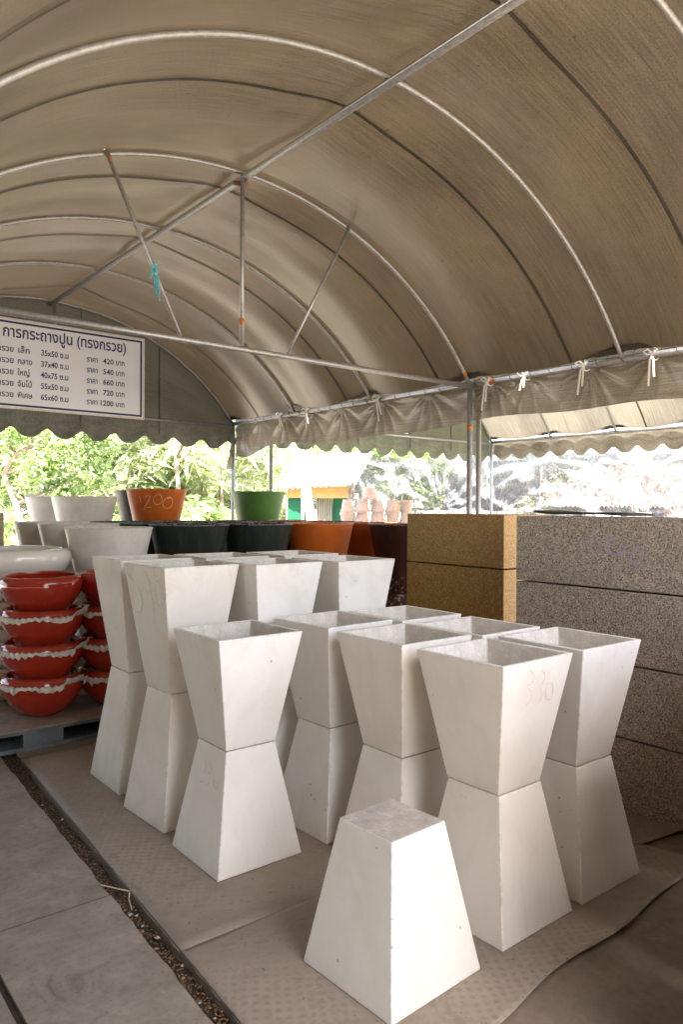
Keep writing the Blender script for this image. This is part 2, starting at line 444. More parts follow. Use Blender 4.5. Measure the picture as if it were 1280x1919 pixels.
# ------------------------------------------------------------------ mesh helpers
class MB:
    """collects geometry, then links it as ONE mesh object"""
    def __init__(s):
        s.v = []; s.f = []; s.uv = None; s.mi = []

    def box(s, x0, x1, y0, y1, z0, z1, M=None, mi=0):
        b = len(s.v)
        pts = [Vector((x, y, z)) for z in (z0, z1) for y in (y0, y1) for x in (x0, x1)]
        s.v += [M @ p if M else p for p in pts]
        for q in ((0, 2, 3, 1), (4, 5, 7, 6), (0, 1, 5, 4), (2, 6, 7, 3), (0, 4, 6, 2), (1, 3, 7, 5)):
            s.f.append([b + i for i in q]); s.mi.append(mi)
        return s

    def tube(s, pts, r, seg=8, cap=True):
        pts = [Vector(p) for p in pts]
        n = len(pts)
        b = len(s.v)
        ref = None
        for i, p in enumerate(pts):
            d = (pts[min(i + 1, n - 1)] - pts[max(i - 1, 0)]).normalized()
            if ref is None:
                ref = Vector((0, 0, 1)) if abs(d.z) < 0.9 else Vector((1, 0, 0))
            e1 = (ref - d * ref.dot(d)).normalized()
            ref = e1
            e2 = d.cross(e1)
            rr = r[i] if isinstance(r, (list, tuple)) else r
            for k in range(seg):
                a = 2 * PI * k / seg
                s.v.append(p + (e1 * math.cos(a) + e2 * math.sin(a)) * rr)
        for i in range(n - 1):
            for k in range(seg):
                s.f.append([b + i * seg + k, b + i * seg + (k + 1) % seg, b + (i + 1) * seg + (k + 1) % seg, b + (i + 1) * seg + k]); s.mi.append(0)
        if cap:
            s.f.append([b + k for k in range(seg)][::-1]); s.mi.append(0)
            s.f.append([b + (n - 1) * seg + k for k in range(seg)]); s.mi.append(0)
        return s

    def ribbon(s, pts, nrm, w, z=None):
        """flat strip of width w along pts, facing nrm"""
        pts = [Vector(p) for p in pts]
        b = len(s.v)
        for i, p in enumerate(pts):
            d = (pts[min(i + 1, len(pts) - 1)] - pts[max(i - 1, 0)]).normalized()
            nn = nrm[i] if isinstance(nrm, list) else nrm
            e = d.cross(Vector(nn)).normalized() * (w / 2)
            s.v += [p - e, p + e]
        for i in range(len(pts) - 1):
            s.f.append([b + 2 * i, b + 2 * i + 1, b + 2 * i + 3, b + 2 * i + 2]); s.mi.append(0)
        return s

    def lathe(s, prof, seg=48, c=(0, 0, 0)):
        b = len(s.v)
        for (r, z) in prof:
            for k in range(seg):
                a = 2 * PI * k / seg
                s.v.append(Vector((c[0] + r * math.cos(a), c[1] + r * math.sin(a), c[2] + z)))
        for i in range(len(prof) - 1):
            for k in range(seg):
                s.f.append([b + i * seg + k, b + i * seg + (k + 1) % seg, b + (i + 1) * seg + (k + 1) % seg, b + (i + 1) * seg + k]); s.mi.append(0)
        s.f.append([b + k for k in range(seg)][::-1]); s.mi.append(0)
        s.f.append([b + (len(prof) - 1) * seg + k for k in range(seg)]); s.mi.append(0)
        return s

    def grid(s, fn, nu, nv):
        """fn(u,v) in 0..1 -> (pos, (uu,vv))"""
        b = len(s.v)
        if s.uv is None:
            s.uv = {}
        for j in range(nv + 1):
            for i in range(nu + 1):
                p, t = fn(i / nu, j / nv)
                s.uv[len(s.v)] = t
                s.v.append(Vector(p))
        for j in range(nv):
            for i in range(nu):
                q = b + j * (nu + 1) + i
                s.f.append([q, q + 1, q + nu + 2, q + nu + 1]); s.mi.append(0)
        return s

    def prism(s, poly, z0, z1):
        b = len(s.v); n = len(poly)
        for z in (z0, z1):
            s.v += [Vector((x, y, z)) for x, y in poly]
        s.f.append([b + i for i in range(n)][::-1]); s.mi.append(0)
        s.f.append([b + n + i for i in range(n)]); s.mi.append(0)
        for i in range(n):
            j = (i + 1) % n
            s.f.append([b + i, b + j, b + n + j, b + n + i]); s.mi.append(0)
        return s

    def mesh(s, name, mats, smooth=False):
        me = bpy.data.meshes.new(name)
        me.from_pydata([tuple(v) for v in s.v], [], s.f)
        for mt in (mats if isinstance(mats, (list, tuple)) else [mats]):
            me.materials.append(MATS[mt])
        if len(set(s.mi)) > 1:
            me.polygons.foreach_set('material_index', s.mi)
        if s.uv:
            ul = me.uv_layers.new(name='UVMap')
            for lp in me.loops:
                ul.data[lp.index].uv = s.uv.get(lp.vertex_index, (0, 0))
        if smooth:
            me.polygons.foreach_set('use_smooth', [True] * len(me.polygons))
        me.update()
        return me

    def build(s, name, mats, parent=None, smooth=False):
        return obj(name, s.mesh(name, mats, smooth), parent)


def obj(name, me, parent=None, loc=None, rz=None):
    o = bpy.data.objects.new(name, me)
    COL.objects.link(o)
    if parent:
        o.parent = parent
    if loc is not None:
        o.location = loc
    if rz is not None:
        o.rotation_euler = (0, 0, rz)
    return o


def tag(o, label=None, cat=None, group=None, kind=None):
    if label: o['label'] = label
    if cat: o['category'] = cat
    if group: o['group'] = group
    if kind: o['kind'] = kind
    return o


def empty(name, loc=(0, 0, 0), rz=0.0):
    o = obj(name, None, None, loc, rz)
    o.empty_display_size = 0.1
    return o


def bevel(o, w, seg=2):
    md = o.modifiers.new('bevel', 'BEVEL')
    md.width = w; md.segments = seg; md.limit_method = 'ANGLE'; md.angle_limit = R(35)
    return o


# ------------------------------------------------------------------ setting: ground, pavement, groove
GZ = -0.07
gm = MB()
gm.v = [Vector(p) for p in ((-400, -400, GZ), (400, -400, GZ), (400, 400, GZ), (-400, 400, GZ))]
gm.f = [[0, 1, 2, 3]]; gm.mi = [0]
tag(gm.build('ground', 'ground_dirt'), kind='structure')

def gl(y): return 1.062 + (y - 1.89) * 0.0475      # left edge of the groove
def gr(y): return 1.121 + (y - 1.85) * 0.0560      # right edge

pav = tag(MB().box(-5.5, 10.6, -4.6, 9.6, GZ - 0.02, GZ + 0.012).build('pavement', 'ground_dirt'), kind='structure')

def edge_pts(fn, y0, y1, amp, step=0.045):
    n = max(2, int(abs(y1 - y0) / step))
    return [(fn(y0 + (y1 - y0) * i / n) + (rnd.uniform(-amp, amp) if 0 < i < n else 0), y0 + (y1 - y0) * i / n) for i in range(n + 1)]

def slab(poly, z1=0.0, mat='slab_concrete'):
    o = MB().prism(poly, GZ + 0.014, z1).build('slab', mat, pav)
    return o

ys = [-4.5, -1.55, 0.75, 2.778, 4.78, 6.8, 9.5]
for i in range(len(ys) - 1):
    a_, b_ = ys[i] + 0.013, ys[i + 1] - 0.013
    slab([(0.640, a_)] + edge_pts(gl, a_, b_, 0.004) + [(0.640, b_)], 0.0 - 0.006 * (i % 2))
    xs = [-5.4, -4.2, -3.0, -1.8, -0.6, 0.622]
    for k in range(5):
        slab([(xs[k] + 0.006, a_), (xs[k + 1] - 0.006, a_), (xs[k + 1] - 0.006, b_), (xs[k] + 0.006, b_)], -0.004 * ((i + k) % 3))
yr = [-4.5, 2.262, 4.9, 9.5]
xr = [None, 3.35, 5.6, 8.0, 10.5]
for i in range(3):
    a_, b_ = yr[i] + 0.005, yr[i + 1] - 0.005
    slab(edge_pts(gr, b_, a_, 0.004) + [(xr[1] - 0.004, a_), (xr[1] - 0.004, b_)], 0.0, 'floor_concrete')
    for k in range(1, 4):
        slab([(xr[k] + 0.004, a_), (xr[k + 1] - 0.004, a_), (xr[k + 1] - 0.004, b_), (xr[k] + 0.004, b_)], -0.003, 'floor_concrete')

jn = MB().prism([(-5.4, -4.45), (gl(-4.45) - 0.012, -4.45), (gl(9.4) - 0.012, 9.4), (-5.4, 9.4)], -0.05, -0.012)
tag(jn.build('joint_soil', 'soil'), kind='structure')
jn = MB().prism([(gr(-4.45) + 0.012, -4.45), (10.4, -4.45), (10.4, 9.4), (gr(9.4) + 0.012, 9.4)], -0.05, -0.012)
tag(jn.build('joint_soil', 'soil'), kind='structure')
# soil in the groove, with grit (stuff) and a few chips one can tell apart
def soil_fn(u, v):
    y = -4.4 + v * 13.8
    x0, x1 = gl(y) - 0.006, gr(y) + 0.006
    z = -0.034 + 0.010 * math.sin(y * 23 + u * 5) * math.sin(u * 7 + y * 11) + rnd.uniform(-0.006, 0.006)
    return (x0 + (x1 - x0) * u, y, z), (u, v)
soil = MB().grid(soil_fn, 5, 420).build('soil', 'soil', None, True)
tag(soil, kind='structure')

def chip_mesh(mb, c, s, flat=0.5):
    b = len(mb.v)
    pts = [Vector((1, 0, 0)), Vector((-1, 0, 0)), Vector((0, 1, 0)), Vector((0, -1, 0)), Vector((0, 0, 1)), Vector((0, 0, -1))]
    rot = Matrix.Rotation(rnd.uniform(0, 6.28), 3, 'Z')
    for p in pts:
        q = rot @ Vector((p.x * rnd.uniform(0.6, 1.2), p.y * rnd.uniform(0.5, 1.0), p.z * flat * rnd.uniform(0.6, 1.1)))
        mb.v.append(Vector(c) + q * s)
    for q in ((0, 2, 4), (2, 1, 4), (1, 3, 4), (3, 0, 4), (2, 0, 5), (1, 2, 5), (3, 1, 5), (0, 3, 5)):
        mb.f.append([b + i for i in q]); mb.mi.append(0)

for nm, mt, cnt, s0, s1, lab in (('grit', 'stone_chip', 420, 0.0015, 0.0042, 'pale grit and crumbs lying in the soil of the floor groove'),
                                 ('leaf_litter', 'dry_leaf', 1500, 0.003, 0.008, 'brown dry leaf litter filling the narrow floor groove')):
    g_ = MB()
    for _ in range(cnt):
        y = 1.2 + rnd.random() ** 1.3 * 3.6
        t = rnd.random()
        chip_mesh(g_, (gl(y) + (gr(y) - gl(y)) * t, y, -0.024 + rnd.uniform(-0.004, 0.006)), rnd.uniform(s0, s1), 0.35)
    tag(g_.build(nm, mt), lab, 'debris', kind='stuff')
CHIPS = []
for k, (y, t, s, mt) in enumerate([(2.62, .35, .011, 'stone_chip'), (2.60, .6, .010, 'stone_chip'), (2.52, .5, .009, 'stone_chip'), (2.42, .75, .014, 'stone_chip'), (2.66, .25, .008, 'brick_chip'), (2.49, .3, .012, 'brick_chip'),
                                   (2.36, .3, .010, 'brick_chip'), (2.22, .8, .009, 'stone_chip'), (2.16, .45, .012, 'brick_chip'), (3.62, .75, .011, 'stone_chip'), (3.86, .3, .008, 'stone_chip'), (2.02, .3, .007, 'stone_chip'), (2.28, .55, .008, 'brick_chip'), (1.93, .4, .007, 'stone_chip')]):
    g_ = MB(); chip_mesh(g_, (0, 0, 0), s, 0.55)
    o = g_.build('stone_chip' if mt == 'stone_chip' else 'brick_chip', mt)
    o.location = (gl(y) + (gr(y) - gl(y)) * t, y, -0.018)
    CHIPS.append((y, mt, o))
CHIPS.sort(key=lambda q: -q[0])
ORD = ['farthest', 'second', 'third', 'fourth', 'fifth', 'sixth', 'seventh', 'eighth', 'nearest']
for mt, lab in (('stone_chip', 'small pale stone chip in the soil of the floor groove, '), ('brick_chip', 'small orange brick chip in the soil of the floor groove, ')):
    row_ = [q for q in CHIPS if q[1] == mt]
    for i, q in enumerate(row_):
        w_ = 'nearest' if i == len(row_) - 1 else ORD[i]
        tag(q[2], lab + (w_ + ' of its kind' if w_ in ('farthest', 'nearest') else w_ + ' from the far end'), 'stone', 'chips in the floor groove')
def gp(y, t, z): return Vector((gl(y) + (gr(y) - gl(y)) * t, y, z))
tw = MB().tube([gp(2.86, -0.1, 0.002), gp(2.80, .4, 0.004), gp(2.745, 1.02, 0.0)], 0.0026, 5).build('twig', 'timber_pale')
tag(tw, 'long thin pale twig bridging the soil groove beside the slab joint', 'twig')
tw = MB().tube([gp(2.745, 1.0, 0.001), gp(2.70, .7, -0.004), gp(2.64, .55, -0.012)], 0.0022, 5).build('twig', 'timber_pale')
tag(tw, 'short pale twig leaning down into the soil groove under the long twig', 'twig')

crumbs = MB()
for _ in range(260):
    x, y = rnd.uniform(0.66, 3.3), rnd.uniform(1.2, 4.5)
    if gl(y) - 0.01 < x < gr(y) + 0.01: continue
    chip_mesh(crumbs, (x, y, 0.0085 if x > gr(y) else 0.0015), rnd.uniform(0.0012, 0.0042), 0.5)
tag(crumbs.build('floor_crumbs', 'brick_chip'), 'tiny dark crumbs scattered over the slabs and mats', 'debris', kind='stuff')
# floor mats
def hem(x): return 1.36 + max(0, x - 1.73) * 0.075 + 0.018 * math.sin(x * 4.1) + 0.012 * math.sin(x * 9.3 + 1)
def mat_front(u, v):
    y1 = 2.2600
    x = gr(2) + 0.004 + (3.085 - gr(2)) * u
    y0 = hem(x) + 0.03 * max(0, (u - 0.93) / 0.07) ** 2
    y = y0 + (y1 - y0) * v
    x += (gr(y) - gr(2)) * (1 - u)
    lift = math.exp(-((y - y0) / 0.05) ** 2) * (0.006 + 0.015 * max(0, math.sin(x * 3.3 - 0.4)) ** 2) + 0.035 * math.exp(-((u - 1) / 0.035) ** 2) * math.exp(-((v - 0.05) / 0.25) ** 2)
    return (x, y, 0.005 + lift), (x, y)
def mat_back(u, v):
    y = 2.2625 + v * 2.335
    x = gr(y) + 0.004 + (3.30 - gr(y)) * u
    return (x, y, 0.005 + 0.0015 * math.sin(x * 9) * math.sin(y * 7)), (x, y)
for fn, nu, nv, lab in ((mat_front, 90, 40, 'worn brown floor mat with wavy curled hem under the foremost white planters'), (mat_back, 40, 40, 'dusty brown floor mat with faint diamond pattern beside the soil groove')):
    o = MB().grid(fn, nu, nv).build('floor_mat', 'mat_vinyl', None, True)
    sd = o.modifiers.new('thick', 'SOLIDIFY'); sd.thickness = 0.003; sd.offset = -1
    tag(o, lab, 'mat', 'mats under the white planters')
def mat_side(u, v):
    x = 3.10 + 1.9 * u; y = 1.60 + 3.2 * v + 0.03 * math.sin(x * 3) + 0.10 * (1 - u) ** 2
    return (x, y, 0.006 + 0.02 * math.exp(-(v / 0.03) ** 2) * (0.4 + 0.6 * math.sin(x * 4) ** 2)), (x, y)
o = MB().grid(mat_side, 40, 40).build('floor_mat', 'mat_vinyl', None, True)
sd = o.modifiers.new('thick', 'SOLIDIFY'); sd.thickness = 0.003; sd.offset = -1
tag(o, 'dark brown floor mat with curled edge under the grey terrazzo planters', 'mat', 'mats under the white planters')

# ------------------------------------------------------------------ canopy tents
RR, RISE = 2.92, 1.20
HALF = 2.36
EZ = 2.60
CZ = EZ + RISE - RR
AMAX = math.asin(HALF / RR)
def arch(cx, a, y, dr=0.0):
    return (cx + (RR + dr) * math.sin(a), y, CZ + (RR + dr) * math.cos(a))

def scallop(t, pitch, depth):
    """lower hem of a valance: rounded tabs with narrow notches"""
    f = (t / pitch) % 1.0
    return depth * (0.5 + 0.5 * math.cos(2 * PI * f)) ** 1.6

def make_tent(name, cx, ribs, label, fabric, far=True, skirt=False, side_val=False, seams=(), trussY=None, posts=(), sun_block_strip=False, light_block=False):
    t = empty(name, (cx, 0, 0))
    tag(t, label, 'canopy', 'arched canopy tents standing side by side')
    y0, y1 = ribs[0], ribs[-1]
    # fabric sheet between the ribs
    def sag(y, a):
        for i in range(len(ribs) - 1):
            if ribs[i] <= y <= ribs[i + 1]:
                f = (y - ribs[i]) / (ribs[i + 1] - ribs[i])
                s_ = math.sin(PI * f)
                return -0.085 * s_ ** 1.5 * (1 - 0.85 * math.exp(-(a / 0.10) ** 2)) + 0.008 * math.sin(9 * f + 2.2 * i + 2.3 * a) * s_ + 0.006 * math.sin(17 * f + i) * s_ * math.sin(3 * a + i)
        return 0
    L = y1 - y0
    def roof(u, v):
        a = (-1 + 2 * u) * (AMAX - 0.022); y = y0 + (L + 0.06) * v
        p = arch(0, a, y, 0.018 + sag(y, a))
        return p, (RR * a, y)
    MB().grid(roof, 56, int(L / 0.05)).build('roof_fabric', fabric, t, True)
    for sy in seams:
        mb = MB()
        mb.grid(lambda u, v: ((lambda a, y: (arch(0, a, y, 0.012 + sag(y, a)), (RR * a, y)))((-1 + 2 * u) * (AMAX - 0.023), sy - 0.011 + 0.022 * v)), 56, 1)
        mb.build('seam', 'seam_fabric', t, True)
    for y in ribs:
        MB().tube([arch(0, -AMAX + 2 * AMAX * i / 48, y, 0) for i in range(49)], 0.0165, 10).build('rib', 'galvanised', t, True)
    MB().tube([(0.0, y0, EZ + RISE - 0.040), (0.0, y1, EZ + RISE - 0.040)], 0.024, 12).build('ridge_pipe', 'galvanised', t, True)
    for sx in (-1, 1):
        MB().tube([(sx * HALF, y0, EZ), (sx * HALF, (y0 + y1) / 2, EZ), (sx * HALF, y1, EZ)], 0.025, 12).build('eave_pipe', 'galvanised', t, True)
    for (sx, y) in posts:
        MB().tube([(sx * HALF, y, 0.0), (sx * HALF, y, EZ - 0.024)], 0.025, 12).build('post', 'galvanised', t, True)
    # end tie bar of the far gable
    MB().tube([(-HALF, y1, EZ - 0.03), (HALF, y1, EZ - 0.03)], 0.019, 10).build('tie_bar', 'galvanised', t, True)
    if far:
        yg = y1 + 0.035
        def gab(u, v):
            a = (-1 + 2 * u) * AMAX
            p = arch(0, a, yg, 0.03)
            zb = EZ - 0.02
            return (p[0], yg + 0.012 * math.sin(u * 31) * math.sin(v * 9), zb + (p[2] - zb) * v), (p[0] * 0.7, p[2] * 0.05 + v)
        MB().grid(gab, 48, 10).build('gable_panel', 'green_fabric' if fabric == 'pale_fabric' else 'gable_fabric', t, True)
        for sx in (-1.72, -0.75, 0.35, 1.32):
            zt = CZ + math.sqrt(RR ** 2 - sx ** 2) - 0.02
            MB().box(sx - 0.006, sx + 0.006, y1 + 0.014, y1 + 0.019, EZ - 0.2, zt).build('panel_seam', 'seam_fabric', t)
        pitch = 0.385
        n = 200
        def val(u, v):
            x = -HALF - 0.03 + (2 * HALF + 0.06) * u
            zt = EZ - 0.02; zb = EZ - 0.335 + scallop(x + 0.02, pitch, 0.10)
            return (x, yg + 0.004 + 0.018 * math.sin(x * 16) * v + 0.01 * math.sin(x * 37 + 1) * v, zt + (zb - zt) * v), (x, 0.05 * v)
        MB().grid(val, n, 7).build('valance', 'green_fabric' if fabric == 'pale_fabric' else 'gable_fabric', t, True)
    if side_val:
        def val2(u, v):
            y = y0 + L * u
            zt = EZ - 0.01; zb = EZ - 0.30 + scallop(y, 0.36, 0.09)
            return (HALF + 0.035 + 0.015 * math.sin(y * 15) * v, y, zt + (zb - zt) * v), (y, 0.05 * v)
        MB().grid(val2, 320, 6).build('valance', 'skirt_fabric', t, True)
    # lacing between hem and eave pipe
    for sx in (-1, 1):
        pts = []
        y = y0 + 0.03; k = 0
        while y < y1:
            if k % 2 == 0:
                pts.append(arch(0, sx * (AMAX - 0.026), y, 0.022))
            else:
                pts.append((sx * (HALF + 0.0), y - 0.02, EZ - 0.031))
                pts.append((sx * (HALF - 0.031), y + 0.01, EZ - 0.004))
                pts.append((sx * (HALF - 0.012), y + 0.025, EZ + 0.030))
            y += 0.085 + 0.03 * rnd.random(); k += 1
        MB().tube(pts, 0.0038, 5).build('lacing', 'lace_cord', t)
        def hemf(u, v):
            y = y0 + L * u
            a = sx * (AMAX - 0.020 - 0.016 * v + 0.003 * math.sin(y * 13) + 0.002 * math.sin(y * 41))
            return arch(0, a, y, 0.0), (y, v * 0.04)
        MB().grid(hemf, 160, 1).build('hem', 'seam_fabric', t)
    if light_block:  # unseen side sheet, added to cut light from the left
        MB().grid(lambda u, v: ((-HALF - 0.04 + 0.03 * math.sin(u * 120) * v, y0 + L * u, EZ - (EZ - 0.12) * v), (u * 12, v * 2.4)), 300, 8).build('side_curtain', 'gable_fabric', t, True)
    if light_block:  # near end closed off out of view, to dim the left-hand light
        def endc(u, v):
            a = (-1 + 2 * u) * AMAX
            p = arch(0, a, y0 - 0.03, 0.0)
            return (p[0], y0 - 0.03 + 0.03 * math.sin(u * 150) * v, p[2] + (0.10 - p[2]) * v), (p[0], v * 3)
        MB().grid(endc, 200, 10).build('end_curtain', 'gable_fabric', t, True)
    if sun_block_strip:  # strip added to stop sun leaking between neighbouring eaves
        MB().grid(lambda u, v: ((-HALF + 0.12 - 0.38 * u, y0 + L * v, EZ + 0.028 - 0.02 * math.sin(PI * u)), (y0 + L * v, u * 0.1)), 6, 40).build('gutter', 'gable_fabric', t, True)
    if trussY is not None:
        y = trussY - 0.03
        MB().tube([(-HALF, y, EZ - 0.02), (HALF, y, EZ - 0.02)], 0.021, 10).build('tie_bar', 'galvanised', t, True)
        z = EZ
        st1 = MB().tube([(-0.02, y, z), (-0.02, y, EZ + RISE - 0.06)], 0.0155, 8).build('strut', 'galvanised', t, True)
        MB().tube([(-0.98, y, 3.655), (-0.48, y, z)], 0.0125, 8).build('strut', 'galvanised', t, True)
        MB().tube([(0.94, y, 3.655), (0.36, y, z)], 0.0125, 8).build('strut', 'galvanised', t, True)
        for (p, q) in (((-0.02, y, 2.75), (-0.02, y, 2.79)), ):
            MB().tube([p, q], 0.0165, 8).build('paint_band', 'orange_paint', st1, True)
        MB().tube([(-0.965, y, 3.63), (-0.945, y, 3.58)], 0.0135, 8).build('paint_band', 'rust', t, True)
        MB().tube([(HALF, y + 0.03, 2.20), (HALF, y + 0.03, 2.24)], 0.0262, 12).build('paint_band', 'orange_paint', t, True)
        MB().tube([(HALF, y - 0.20, EZ), (HALF, y - 0.25, EZ)], 0.0265, 12).build('paint_band', 'orange_paint', t, True)
        MB().tube([arch(0, AMAX - 0.045, trussY), arch(0, AMAX - 0.031, trussY)], 0.0178, 10).build('paint_band', 'orange_paint', t, True)
        w = MB()
        w.tube([(0.03, y + 0.01, EZ + RISE - 0.075), (-0.05, y + 0.07, EZ + RISE - 0.068)], 0.016, 7)
        w.build('weld', 'rust', t, True)
        # short hanger above the gable bar
        MB().tube([(0.05, y1 - 0.01, EZ + RISE - 0.03), (0.05, y1 - 0.01, EZ - 0.03)], 0.014, 8).build('strut', 'galvanised', t, True)
    if skirt:
        ties = [8.30, 7.91, 7.35, 6.82, 6.25, 5.60, 4.94, 4.17, 3.78, 3.23, 2.68, 2.0, 1.3, 0.6]
        ties = [q for q in ties if y0 < q < y1]
        rng = random.Random(3)
        ph = [rng.uniform(0, 6) for _ in ties]; kk = [rng.choice((9, 11, 13)) for _ in ties]; st = [rng.uniform(0.7, 1.2) for _ in ties]
        def sk(u, v):
            y = y0 + 0.02 + (L - 0.0) * u
            dep = 0.345 + 0.03 * math.sin(y * 1.3) + 0.015 * math.sin(y * 4.1)
            if y > 7.7:
                dep += 0.13 * min(1, (y - 7.7) / 0.5)
            z = EZ + 0.125 - (dep + 0.12) * v
            off = 0.0
            for q, p_, k_, s_ in zip(ties, ph, kk, st):
                dy, dz = y - q, z - (EZ - 0.02)
                r_ = math.hypot(dy, dz)
                if r_ < 0.62:
                    an = math.atan2(dy, -dz + 0.02)
                    tri = math.sin(k_ * an + p_) + 0.35 * math.sin((k_ * 2 + 1) * an + 2 * p_)
                    off += s_ * tri * 0.020 * min(1, r_ / 0.09) * math.exp(-(r_ / 0.24) ** 2)
                    off -= 0.012 * math.exp(-(r_ / 0.08) ** 2)
            off += 0.010 * math.sin(y * 6.1) * v
            return (HALF + 0.045 + off, y, z), (y, z)
        MB().grid(sk, 520, 26).build('skirt', 'skirt_fabric', t, True)
        def cover(u, v):
            y = y0 + 0.02 + L * u
            a_, b_ = Vector(arch(0, AMAX - 0.05, y, 0.034)), Vector((HALF + 0.046, y, EZ + 0.124))
            return a_.lerp(b_, v), (y, v * 0.1)
        MB().grid(cover, 120, 2).build('cover_flap', 'gable_fabric', t, True)  # added to keep sun from leaking in above the eave pipe
        # loose corner of the skirt, hanging at the far post
        def flap(u, v):
            z = 2.42 - 0.42 * v
            y = y1 + 0.05 - 0.10 * u + 0.03 * math.sin(v * 5)
            x = HALF + 0.03 - (0.16 * u) * v + 0.03 * math.sin(u * 14 + v * 4)
            return (x, y, z), (u, v)
        MB().grid(flap, 12, 14).build('skirt_flap', 'skirt_fabric', t, True)
        for q in ties:
            if q not in (7.35, 6.82, 5.60, 4.17, 3.78, 3.23, 2.68):
                continue
            mb = MB()
            xx = HALF - 0.034
            rr_ = random.Random(int(q * 100))
            ln = rr_.uniform(0.05, 0.19)
            dr = rr_.uniform(-0.06, 0.06)
            # knot round the pipe, two bow loops, two tails
            mb.tube([(HALF + 0.033 * math.cos(2 * PI * i / 12), q + 0.008 * math.sin(i), EZ - 0.004 + 0.033 * math.sin(2 * PI * i / 12)) for i in range(13)], 0.006, 6, False)
            for sg, lf in ((1, 1.0), (-1, 0.75)):
                mb.ribbon([(xx, q, EZ + 0.006), (xx - 0.02, q + sg * 0.03 * lf, EZ + 0.035), (xx - 0.022, q + sg * 0.06 * lf, EZ + 0.022), (xx - 0.015, q + sg * 0.035 * lf, EZ - 0.005), (xx, q, EZ)], Vector((1, 0.1, 0.3)), 0.011)
                mb.ribbon([(xx - 0.004, q, EZ), (xx - 0.016, q + sg * 0.012 + dr * 0.3, EZ - 0.04), (xx - 0.012, q + sg * 0.02 + dr, EZ - 0.07 - ln * (1 if sg > 0 else 0.6))], Vector((1, 0.25, 0)), 0.015)
            mb.build('ribbon', 'ribbon_white', t)
    return t

TX = 2.67
t1 = make_tent('canopy_tent', TX, [-1.08, 0.30, 1.68, 2.93, 4.40, 5.72, 7.08, 8.50], 'tall arched brown canopy with steel hoops over the planters and gathered side skirt', 'roof_fabric',
               True, True, False, (-0.05, 1.07, 2.19, 3.31, 4.70, 6.05, 7.75), 4.40, ((1, 4.40), (1, 8.5), (-1, 8.5), (-1, 4.40), (1, -1.08), (-1, -1.08)), True)
t2 = make_tent('canopy_tent', 7.45, [-1.0, 0.4, 1.8, 3.2, 4.55, 5.7, 6.8, 7.95], 'farther pale canopy with scalloped hem standing to the right of the brown canopy', 'pale_fabric',
               True, False, True, (2.5, 5.2), None, ((-1, 4.50), (-1, 7.95), (1, 7.95), (1, 3.2), (1, -1.0), (-1, -1.0)), True)
t2.scale = (0.925, 1, 1)
t0 = make_tent('canopy_tent', -2.10, [-1.08, 0.30, 1.68, 2.93, 4.40, 5.72, 7.08, 8.50], 'arched brown canopy adjoining the open left side, standing over the walkway', 'gable_fabric',
               True, False, False, (1.07, 3.31), None, ((-1, 4.40), (-1, 8.5), (1, 8.5), (-1, -1.08), (1, -1.08)), False, True)  # whole canopy is out of view, added to hold back light from the left

# ------------------------------------------------------------------ price board on the far gable
bx0, bx1, bz0, bz1 = 1.50, 3.735, 2.565, 3.50
by = 8.44
sg = empty('price_board', ((bx0 + bx1) / 2, by, bz0))
tag(sg, 'white price board with dark blue border and lettering hung on the far gable', 'sign')
sw, sh = (bx1 - bx0) / 2, bz1 - bz0
panel_ = MB().box(-sw, sw, -0.006, 0.010, 0, sh).build('panel', 'sign_white', sg)
for (x0, x1, z0, z1) in ((-sw, sw, -0.02, 0.0), (-sw, sw, sh, sh + 0.02), (-sw - 0.02, -sw, -0.02, sh + 0.02), (sw, sw + 0.02, -0.02, sh + 0.02)):
    MB().box(x0, x1, -0.014, 0.012, z0, z1).build('frame', 'ribbon_white', sg)
q = 0.022
for (x0, x1, z0, z1) in ((-sw + .012, sw - .012, .012, .012 + q), (-sw + .012, sw - .012, sh - .012 - q, sh - .012), (-sw + .012, -sw + .012 + q, .012 + q, sh - .012 - q), (sw - .012 - q, sw - .012, .012 + q, sh - .012 - q)):
    MB().box(x0, x1, -0.0085, -0.0065, z0, z1).build('border', 'sign_blue', panel_)

def text(body, x, z, size, parent, align='LEFT', width=None, bold=0.0):
    cu = bpy.data.curves.new('lettering', 'FONT')
    cu.body = body; cu.size = size; cu.align_x = align
    cu.offset = bold
    cu.resolution_u = 3
    to = bpy.data.objects.new('lettering_tmp', cu)
    COL.objects.link(to)
    bpy.context.view_layer.update()
    me = bpy.data.meshes.new_from_object(to.evaluated_get(bpy.context.evaluated_depsgraph_get()))
    bpy.data.objects.remove(to)
    bpy.data.curves.remove(cu)
    me.materials.clear(); me.materials.append(MATS['sign_blue'])
    xs_ = [v.co.x for v in me.vertices] or [0, 1]
    k = 1.0
    if width:
        k = width / (max(xs_) - min(xs_))
    for v in me.vertices:
        v.co = Vector((v.co.x * k, -0.0085, v.co.y))
    o = obj('lettering', me, parent, (x, 0, z))
    return o

